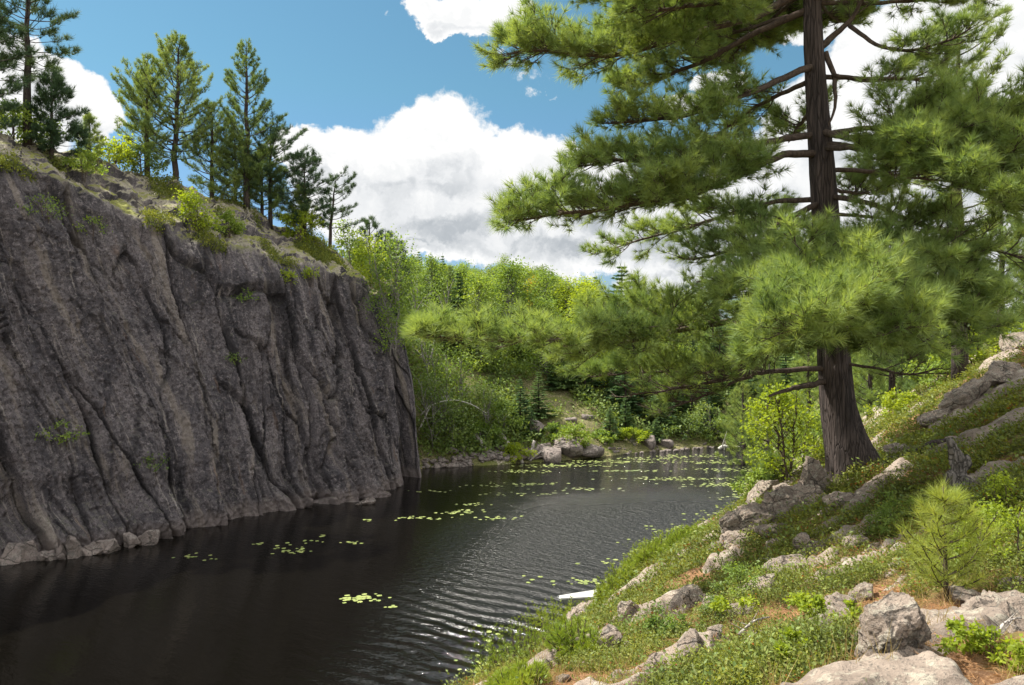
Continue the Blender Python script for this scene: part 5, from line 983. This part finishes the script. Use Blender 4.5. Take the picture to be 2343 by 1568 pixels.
# ------------------------------------------------------------------ the boat
bt = empty('rowing_boat', (1.52, 20.6, 0), math.atan2(.35, .93)); tag(bt, 'white boat bow poking out from behind the bank above the dark-faced boulder', 'boat')
L_, ns_ = 3.8, 24; fsx = np.linspace(0, 1, ns_); wdt = .40 * np.sin(pi * np.clip(fsx * .62 + .02, 0, 1)) ** .62; shr = .33 + .06 * (1 - fsx) ** 2
prof = np.array([[-1, 1], [-1, .55], [-.86, .2], [-.5, 0], [0, -.06], [.5, 0], [.86, .2], [1, .55], [1, 1]])
V = np.stack([np.stack([np.full(9, f_ * L_ + (1 - 1) * 0) - (prof[:, 1] * .28 * (1 - min(f_ * 6, 1))), prof[:, 0] * w_ * (.75 + .25 * prof[:, 1]), prof[:, 1] * s_ - .08], 1) for f_, w_, s_ in zip(fsx, wdt, shr)]); 
i, j = np.meshgrid(np.arange(ns_ - 1), np.arange(8), indexing='ij'); Qb = np.stack([i * 9 + j, (i + 1) * 9 + j, (i + 1) * 9 + j + 1, i * 9 + j + 1], -1).reshape(-1, 4)
def flat_mat(name, col, rough=.4, sp=.4):
    m, t = new_mat(name); g = t.n('ShaderNodeTexCoord').outputs['Object']; c = t.mix(t.ss(t.noise(g, 6, 5, .65), .4, .75, 0, .35), col, tuple(x * .6 for x in col)); p = principled(t, c, rough, sp); finish(t, p.outputs[0]); return m
M['boatwhite'] = flat_mat('weathered_white_paint', (.50, .50, .48)); M['boatgrey'] = flat_mat('grey_hull', (.20, .21, .21))
hb = obj('hull', mesh('hull', V.reshape(-1, 3), Qb, None, M['boatgrey'], True), bt); sd = hb.modifiers.new('thickness', 'SOLIDIFY'); sd.thickness = .02
a_ = Acc(); nd = 7; dk = []
for k_ in range(nd):
    w_ = wdt[k_] + .025; z_ = shr[k_] - .08 + .012; x_ = fsx[k_] * L_ - (.28 * (1 - min(fsx[k_] * 6, 1))) - .03 * (k_ == 0); dk += [[x_, -w_, z_], [x_, 0, z_ + .03], [x_, w_, z_]]
dk = np.array(dk); dk2 = dk - [0, 0, .035]; i, j = np.meshgrid(np.arange(nd - 1), np.arange(2), indexing='ij'); q1 = np.stack([i * 3 + j, i * 3 + j + 1, (i + 1) * 3 + j + 1, (i + 1) * 3 + j], -1).reshape(-1, 4)[:, ::-1]
a_.add(dk, Q=q1); a_.add(dk2, Q=q1[:, ::-1]); n3 = nd * 3
rim = [[k_ * 3, (k_ + 1) * 3, (k_ + 1) * 3 + n3, k_ * 3 + n3] for k_ in range(nd - 1)] + [[k_ * 3 + 2, k_ * 3 + 2 + n3, (k_ + 1) * 3 + 2 + n3, (k_ + 1) * 3 + 2] for k_ in range(nd - 1)]
a_.V = [np.vstack([dk, dk2])]; a_.Q = [np.vstack([q1, q1[:, ::-1] + n3, rim])]; a_.A = [np.full(2 * n3, .5)]
obj('deck', a_.build('deck', M['boatwhite']), bt)
a_ = Acc()
for sg in (-1, 1): a_.tube(np.stack([fsx[nd - 1:] * L_, sg * (wdt[nd - 1:] + .01), shr[nd - 1:] - .07], 1), .022, 8)
ed_ = np.vstack([dk[0::3][::-1], dk[2::3]]) - [0, 0, .03]; b_ = Acc(); b_.tube(ed_, .016, 6); obj('rubbing_strip', b_.build('rubbing_strip', M['boatgrey'], True), bt)
obj('gunwale', a_.build('gunwale', M['boatwhite'], True), bt)

# ------------------------------------------------------------------ lily pads
m, t = new_mat('lily_pad'); g = t.n('ShaderNodeNewGeometry').outputs['Position']
c = t.ramp(t.noise(g, 2.6, 4, .8), [(.3, (.10, .14, .035)), (.5, (.20, .24, .07)), (.7, (.29, .30, .11))]); p = principled(t, c, .45, .4); finish(t, p.outputs[0]); M['lily'] = m
def pad_geo(rng, r=1.0):
    n_ = 13; a0 = .22; th_ = np.linspace(a0, 2 * pi - a0, n_); v = np.stack([np.cos(th_), np.sin(th_) * rng.uniform(.85, 1), rng.normal(0, .03, n_)], 1) * r
    return np.vstack([[[.08 * r, 0, .0]], v]), np.array([[0, k_, k_ + 1] for k_ in range(1, n_)])
rl = np.random.default_rng(31); pads = []
for i in range(6): v, f = pad_geo(rl); pads.append(mesh('lily_pad', v, None, f, M['lily']))
PC = [(825, 1368, 58, 9, 34, 'in the cluster on the dark water left of the ripples'), (893, 1388, 22, 3, 5, 'in the small string right of the cluster on the dark water'), (800, 1376, 40, 6, 6, 'at the left end of the cluster on the dark water'), (668, 1258, 38, 12, 30, 'in the dense cluster in the middle of the dark water'),
      (735, 1226, 14, 2, 5, 'in the tiny group above the dense cluster'), (708, 1238, 24, 3, 6, 'just above the dense cluster'), (808, 1242, 26, 3, 8, 'in the sparse group right of the dense cluster'), (590, 1244, 26, 3, 4, 'drifting alone left of the dense cluster'),
      (955, 1186, 60, 5, 26, 'at the left end of the long yellow band across the channel'), (1060, 1172, 75, 5, 34, 'in the middle of the long yellow band'), (1130, 1186, 45, 4, 26, 'at the right end of the long yellow band'), (842, 1191, 20, 2, 7, 'just left of the long yellow band'), (1080, 1155, 50, 3, 15, 'above the long yellow band'),
      (1335, 1332, 60, 8, 20, 'behind the boat bow'), (1250, 1330, 50, 12, 8, 'on the ripples left of the boat bow'), (1120, 1475, 70, 40, 12, 'on the bright ripples beside the juniper'), (1100, 1528, 60, 18, 10, 'by the bank at the bottom of the picture'), (450, 1275, 60, 10, 12, 'in the shade near the foot of the cliff'), (1490, 1262, 70, 8, 24, 'along the near bank in front of the outcrop')]
for px, py, sx_, sy_, n_, lab in PC:
    for k_ in range(n_):
        q = wat(px + rl.normal(0, sx_ * .5), py + rl.normal(0, sy_ * .5)); o = obj('lily_pad', pads[int(rl.integers(0, 6))]); r_0 = rl.uniform(.045, .085); o.scale = (r_0,) * 3; o.rotation_euler = (rl.normal(0, .02), rl.normal(0, .02), rl.uniform(0, 6)); o.location = (q[0], q[1], .008 + .004 * rl.random()); tag(o, 'lily pad ' + lab, 'lily pad', 'lily pads ' + lab)
a_ = Acc()
MATS = [(1290, 1066, 90, 3, 260), (1400, 1057, 120, 3, 300), (1190, 1079, 70, 3, 120), (1480, 1050, 90, 3, 200), (1580, 1044, 90, 3, 200), (1440, 1078, 80, 2, 110), (1560, 1096, 130, 4, 260), (1680, 1075, 90, 5, 240), (1640, 1058, 100, 4, 240), (1660, 1110, 90, 5, 240), (1240, 1108, 80, 3, 90), (1120, 1112, 60, 2, 40), (1570, 1210, 90, 10, 70), (1640, 1180, 70, 14, 80), (1530, 1240, 80, 8, 60), (1420, 1290, 80, 10, 30), (1700, 1135, 60, 8, 140), (1180, 1130, 90, 4, 60), (1000, 1125, 60, 3, 24), (1330, 1120, 90, 3, 70)]
for px, py, sx_, sy_, n_ in MATS:
    for k_ in range(int(n_ * .42)):
        q = wat(px + rl.normal(0, sx_ * .55), py + rl.normal(0, sy_ * .6)); v, f = pad_geo(rl, rl.uniform(.045, .10)); th_ = rl.uniform(0, 6.28); R_ = np.array([[cos(th_), -sin(th_), 0], [sin(th_), cos(th_), 0], [0, 0, .3]]); a_.add(v @ R_.T + [q[0], q[1], .008 + .006 * rl.random()], Tn=f)
tag(obj('distant_lily_pads', a_.build('distant_lily_pads', M['lily'])), 'yellow-green mats of lily pads covering the far end of the channel', 'lily pads', kind='stuff')

# ------------------------------------------------------------------ low plants
RK = np.array(ROCKS)
def offrock(x, y, f=.62):
    ok = np.ones(len(x), bool)
    for rx, ry, rr in RK: ok &= (x - rx) ** 2 + (y - ry) ** 2 > (rr * f) ** 2
    return ok
rp = np.random.default_rng(55)
def bank_points(n, r0, r1, pw=1.0, amin=-20, amax=46):
    r = np.exp(rp.uniform(math.log(r0), math.log(r1), n)) if pw == 1 else (r0 ** pw + rp.random(n) * (r1 ** pw - r0 ** pw)) ** (1 / pw)
    a_ = np.radians(rp.uniform(amin, amax, n)); x = r * np.sin(a_); y = r * np.cos(a_); z = H(x, y); return x, y, z, r
def patch(x, y): return fbm(x * .75 + 3, y * .75, 7.7, 4, .6)
x, y, z, r = bank_points(70000, 2.6, 27)
pt_ = patch(x, y); rm = rockmask(x, y); thr = np.where(r < 5.5, .06, np.where(r < 8, -.2, -.8))
ok = (z > .15) & (pt_ > thr) & (rm < .27) & offrock(x, y); x, y, z, r, pt_ = [q[ok] for q in (x, y, z, r, pt_)]
print('plants', len(x))
def plants(name, x, y, z, r, K, hgt, leaf, mat, label, red=0.0, wide=1.0):
    n = len(x); C_ = Acc(); sc2 = np.clip(r / 5.0, 1.0, 2.6); base = np.stack([x, y, z], 1)
    hh = hgt * rp.uniform(.5, 1.25, n) * np.clip(sc2, 1, 1.5); g_ = rp.normal(0, 1, (n, K, 3)); q = base[:, None] + g_ * np.array([.5, .5, 0]) * (hh * wide)[:, None, None] + np.array([0, 0, 1.0]) * (hh[:, None, None] * (rp.uniform(.1, 1.0, (n, K, 1)) - .12 * (g_[..., :1] ** 2 + g_[..., 1:2] ** 2)))
    d = nrm(g_ * [1, 1, .3] + [0, 0, .5] + rp.normal(0, .4, g_.shape)); u_ = nrm(rp.normal(0, .55, g_.shape) + [0, 0, 1]); ll = (leaf * sc2)[:, None] * rp.uniform(.6, 1.2, (n, K)); ti = np.clip(rp.normal(.5, .14, (n, 1)) + rp.normal(0, .14, (n, K)), 0, 1)
    C_.leaves(q.reshape(-1, 3), d.reshape(-1, 3), u_.reshape(-1, 3), ll.ravel(), ll.ravel() * .55, ti.ravel(), .12)
    k2 = K // 4; e_ = q[:, :k2].reshape(-1, 3); b_ = np.repeat(base, k2, 0); C_.segs(b_, e_, .0016, .001, 3, a=.1)
    return tag(obj(name, C_.build(name, M[mat])), label, 'low plants', kind='stuff')
sel = rp.random(len(x)); A1 = sel < .86
plants('low_shrubs', x[A1], y[A1], z[A1], r[A1], 18, .11, .019, 'blueberry', 'low yellow-green berry shrubs carpeting the near bank')
A2 = (sel > .86) & (sel < .93); plants('dark_low_plants', x[A2], y[A2], z[A2], r[A2], 12, .15, .028, 'darkleaf', 'darker broad-leaved seedlings among the berry shrubs')
A3 = sel > .975; plants('reddened_shrubs', x[A3], y[A3], z[A3], r[A3], 14, .08, .018, 'redleaf', 'small reddened berry shrubs among the green ones')
# needle litter and dry grass between the shrubs
x, y, z, r = bank_points(60000, 2.4, 12, 1.0, -10, 46); ok = (z > .15) & offrock(x, y, .7) & (rockmask(x, y) < .42); x, y, z, r = [q[ok] for q in (x, y, z, r)]
a_ = Acc(); n = len(x); d = nrm(rp.normal(0, 1, (n, 3)) * [1, 1, .22] + [0, 0, .08]); a_.blades(np.stack([x, y, z + .006], 1), d, rp.uniform(.05, .11, n), .0028 * np.clip(r / 4, 1, 2), a=rp.random(n), rng=rp); tag(obj('pine_needle_litter', a_.build('pine_needle_litter', M['litter'])), 'rust-brown fallen pine needles between rocks and shrubs', 'needle litter', kind='stuff')
x, y, z, r = bank_points(900, 3.0, 14, 1.0, -6, 46); ok = (z > .2) & offrock(x, y, .7) & (patch(x, y) < .1); x, y, z = [q[ok] for q in (x, y, z)]; n = len(x); K = 12
a_ = Acc(); b_ = np.repeat(np.stack([x, y, z], 1), K, 0) + rp.normal(0, .02, (n * K, 3)) * [1, 1, 0]; a_.blades(b_, nrm(rp.normal(0, .35, (n * K, 3)) + [0, 0, 1]), rp.uniform(.06, .2, n * K), .003, a=rp.random(n * K), rng=rp); tag(obj('dry_grass', a_.build('dry_grass', M['dry'])), 'thin tufts of dry straw-coloured grass on the near bank', 'grass', kind='stuff')
# junipers along the edge of the bank
GJ = 'junipers along the edge of the near bank'
def juniper(px, py, wp, hp, label, seed, dy=0.0):
    b = hit(px, py); rng = np.random.default_rng(seed); s_ = b[1] / F; R_ = wp * s_ / 2; hh = hp * s_; e = empty('juniper_bush', tuple(b)); tag(e, label, 'shrub', GJ); Wj, Cj = Acc(), Acc()
    n_ = int(210 * max(.5, (R_ / .5) ** 1.3)); rr = R_ * np.sqrt(rng.random(n_)); th_ = rng.uniform(0, 2 * pi, n_); bx = rr * np.cos(th_); by = rr * np.sin(th_); bz = H(b[0] + bx, b[1] + by) - b[2]
    lean_ = np.stack([bx, by, 0 * bx], 1) / max(R_, .1) * .6 + rng.normal(0, .3, (n_, 3)) + [0, 0, 1.0]; lean_ = nrm(lean_); ln = hh * (1.05 - .55 * (rr / R_) ** 2) * rng.uniform(.6, 1.15, n_); B_ = np.stack([bx, by, bz], 1); E_ = B_ + lean_ * ln[:, None]
    Wj.segs(B_, E_, .006, .002, 4)
    for f_ in np.linspace(.25, 1, 9):
        Pn = B_ + (E_ - B_) * f_; sd_ = nrm(rng.normal(0, 1, (n_, 3))); q = Pn + sd_ * .05 * (1.25 - f_); Cj.tufts(q, nrm(lean_ + sd_ * .7), .042 * max(1, b[1] / 9), 9, .0045 * max(1, b[1] / 9), .9, rng)
    obj('stems', Wj.build('stems', M['twig']), e); obj('crown', Cj.build('crown', M['juniper']), e)
for i, (px, py, wp, hp, lab) in enumerate([(1262, 1478, 170, 90, 'bushy juniper directly below the dark-faced boulder'), (1190, 1508, 180, 95, 'juniper in the middle of the juniper strip'), (1105, 1545, 190, 95, 'juniper near the bottom of the strip beside the water'), (1030, 1580, 170, 80, 'lowest juniper at the bottom edge of the picture'), (1325, 1502, 120, 60, 'low juniper right of the bushy one'), (1180, 1576, 120, 55, 'small juniper at the bottom edge among stones'), (1440, 1305, 130, 52, 'sunlit juniper above the boat bow'), (1500, 1275, 130, 50, 'juniper on the bank edge below the outcrop'), (1405, 1350, 100, 46, 'juniper overhanging the boat'), (1565, 1256, 110, 40, 'low juniper at the lower tip of the outcrop'), (1255, 1445, 90, 50, 'little juniper at the left foot of the dark-faced boulder')]): juniper(px, py, wp, hp, lab, 900 + i)
def broad(px, py, wp, hp, lab, seed, mat='birch', leaf=.05, n=260):
    b = hit(px, py); h = hp / F * b[1]; tree('leafy_plant', leafy_parts(h, wp / hp * .5, seed, leaf, n, .1, 4, .2, 20, .22), tuple(b), 0, lab, 'leafy plants on the near bank', 'twig', mat, 'plant')
for i, (px, py, wp, hp, lab, mt) in enumerate([(1728, 1372, 90, 80, 'bright green leafy plant in the middle of the bank', 'birch'), (1575, 1440, 80, 70, 'green leafy plant left of the broad lichen-grey rock', 'darkleaf'), (1545, 1465, 50, 50, 'small leafy seedling beside the broad grey rock', 'birch'), (2290, 1320, 130, 150, 'dense yellow-green berry bush by the right edge', 'yellow'), (2250, 1270, 90, 80, 'yellow-green bush behind the young pine', 'yellow'), (2090, 1190, 40, 50, 'broad-leaved seedling in the shade left of the young pine', 'birch'), (2260, 1500, 110, 70, 'reddish-tipped berry bush on the bedrock at lower right', 'yellow'), (1925, 1440, 50, 50, 'small bright shrub leaning on the large boulder', 'yellow'), (2010, 1230, 90, 60, 'green shrub in the shade edge behind the large boulder', 'birch'), (1820, 1420, 90, 50, 'yellow-green shrub patch left of the large boulder', 'yellow'), (1850, 1520, 60, 40, 'small shrub above the bedrock hump', 'yellow'), (2320, 1180, 90, 90, 'yellow-green bush at the right edge under the stump', 'yellow')]): broad(px, py, wp, hp, lab, 950 + i, mt, .022, 1500)
# undergrowth on the far slopes
n = 60000; Y = rp.uniform(43.5, 92, n); X = (rp.uniform(800, 2500, n) - CX) / F * Y; Z = H(X, Y); den = fbm(X * .22, Y * .22, 3, 4); shelf = (X > 1) & (X < 13) & (Y < 58); ok = (Z > np.where(Y < 60, .38, .2)) & ((den > -.25) & ~shelf | (den > .18)); X, Y, Z = X[ok], Y[ok], Z[ok]; n = len(X); K = 7
a_ = Acc(); hh = rp.uniform(.25, 1.1, (n, 1)); q = np.stack([X, Y, Z], 1)[:, None] + rp.normal(0, .35, (n, K, 3)) * [1, 1, 0] + np.array([0, 0, 1]) * (rp.random((n, K, 1)) * hh[..., None]); d = nrm(rp.normal(0, 1, (n * K, 3))); u_ = nrm(rp.normal(0, .6, (n * K, 3)) + [0, -.2, 1]); s1 = rp.uniform(.12, .28, n * K)
a_.leaves(q.reshape(-1, 3), d, u_, s1, s1 * .7, np.clip(np.repeat(.42 + .5 * den[ok], K) + rp.normal(0, .15, n * K), 0, 1)); tag(obj('undergrowth', a_.build('undergrowth', M['darkleaf'])), 'dark green undergrowth covering the far slopes', 'undergrowth', kind='stuff')
# moss, grass and small plants on the cliff top
s3 = SC[:, (rows > 1.95) & (rows < 4.5)].reshape(-1, 3); s3 = s3[rp.integers(0, len(s3), 60000)]; mk = fbm(s3[:, 0] * .45, s3[:, 1] * .45, 2, 4); s3 = s3[mk > .30]; n = len(s3); K = 4
a_ = Acc(); q = s3[:, None] + rp.normal(0, .10, (n, K, 3)) + [0, 0, .08]; s1 = rp.uniform(.05, .12, n * K); a_.leaves(q.reshape(-1, 3), nrm(rp.normal(0, .6, (n * K, 3)) + [0, 0, .7]), nrm(rp.normal(0, 1, (n * K, 3))), s1, s1 * .5, rp.random(n * K)); tag(obj('cliff_top_plants', a_.build('cliff_top_plants', M['blueberry'])), 'moss and low yellow-green plants on the cliff top', 'low plants', kind='stuff')
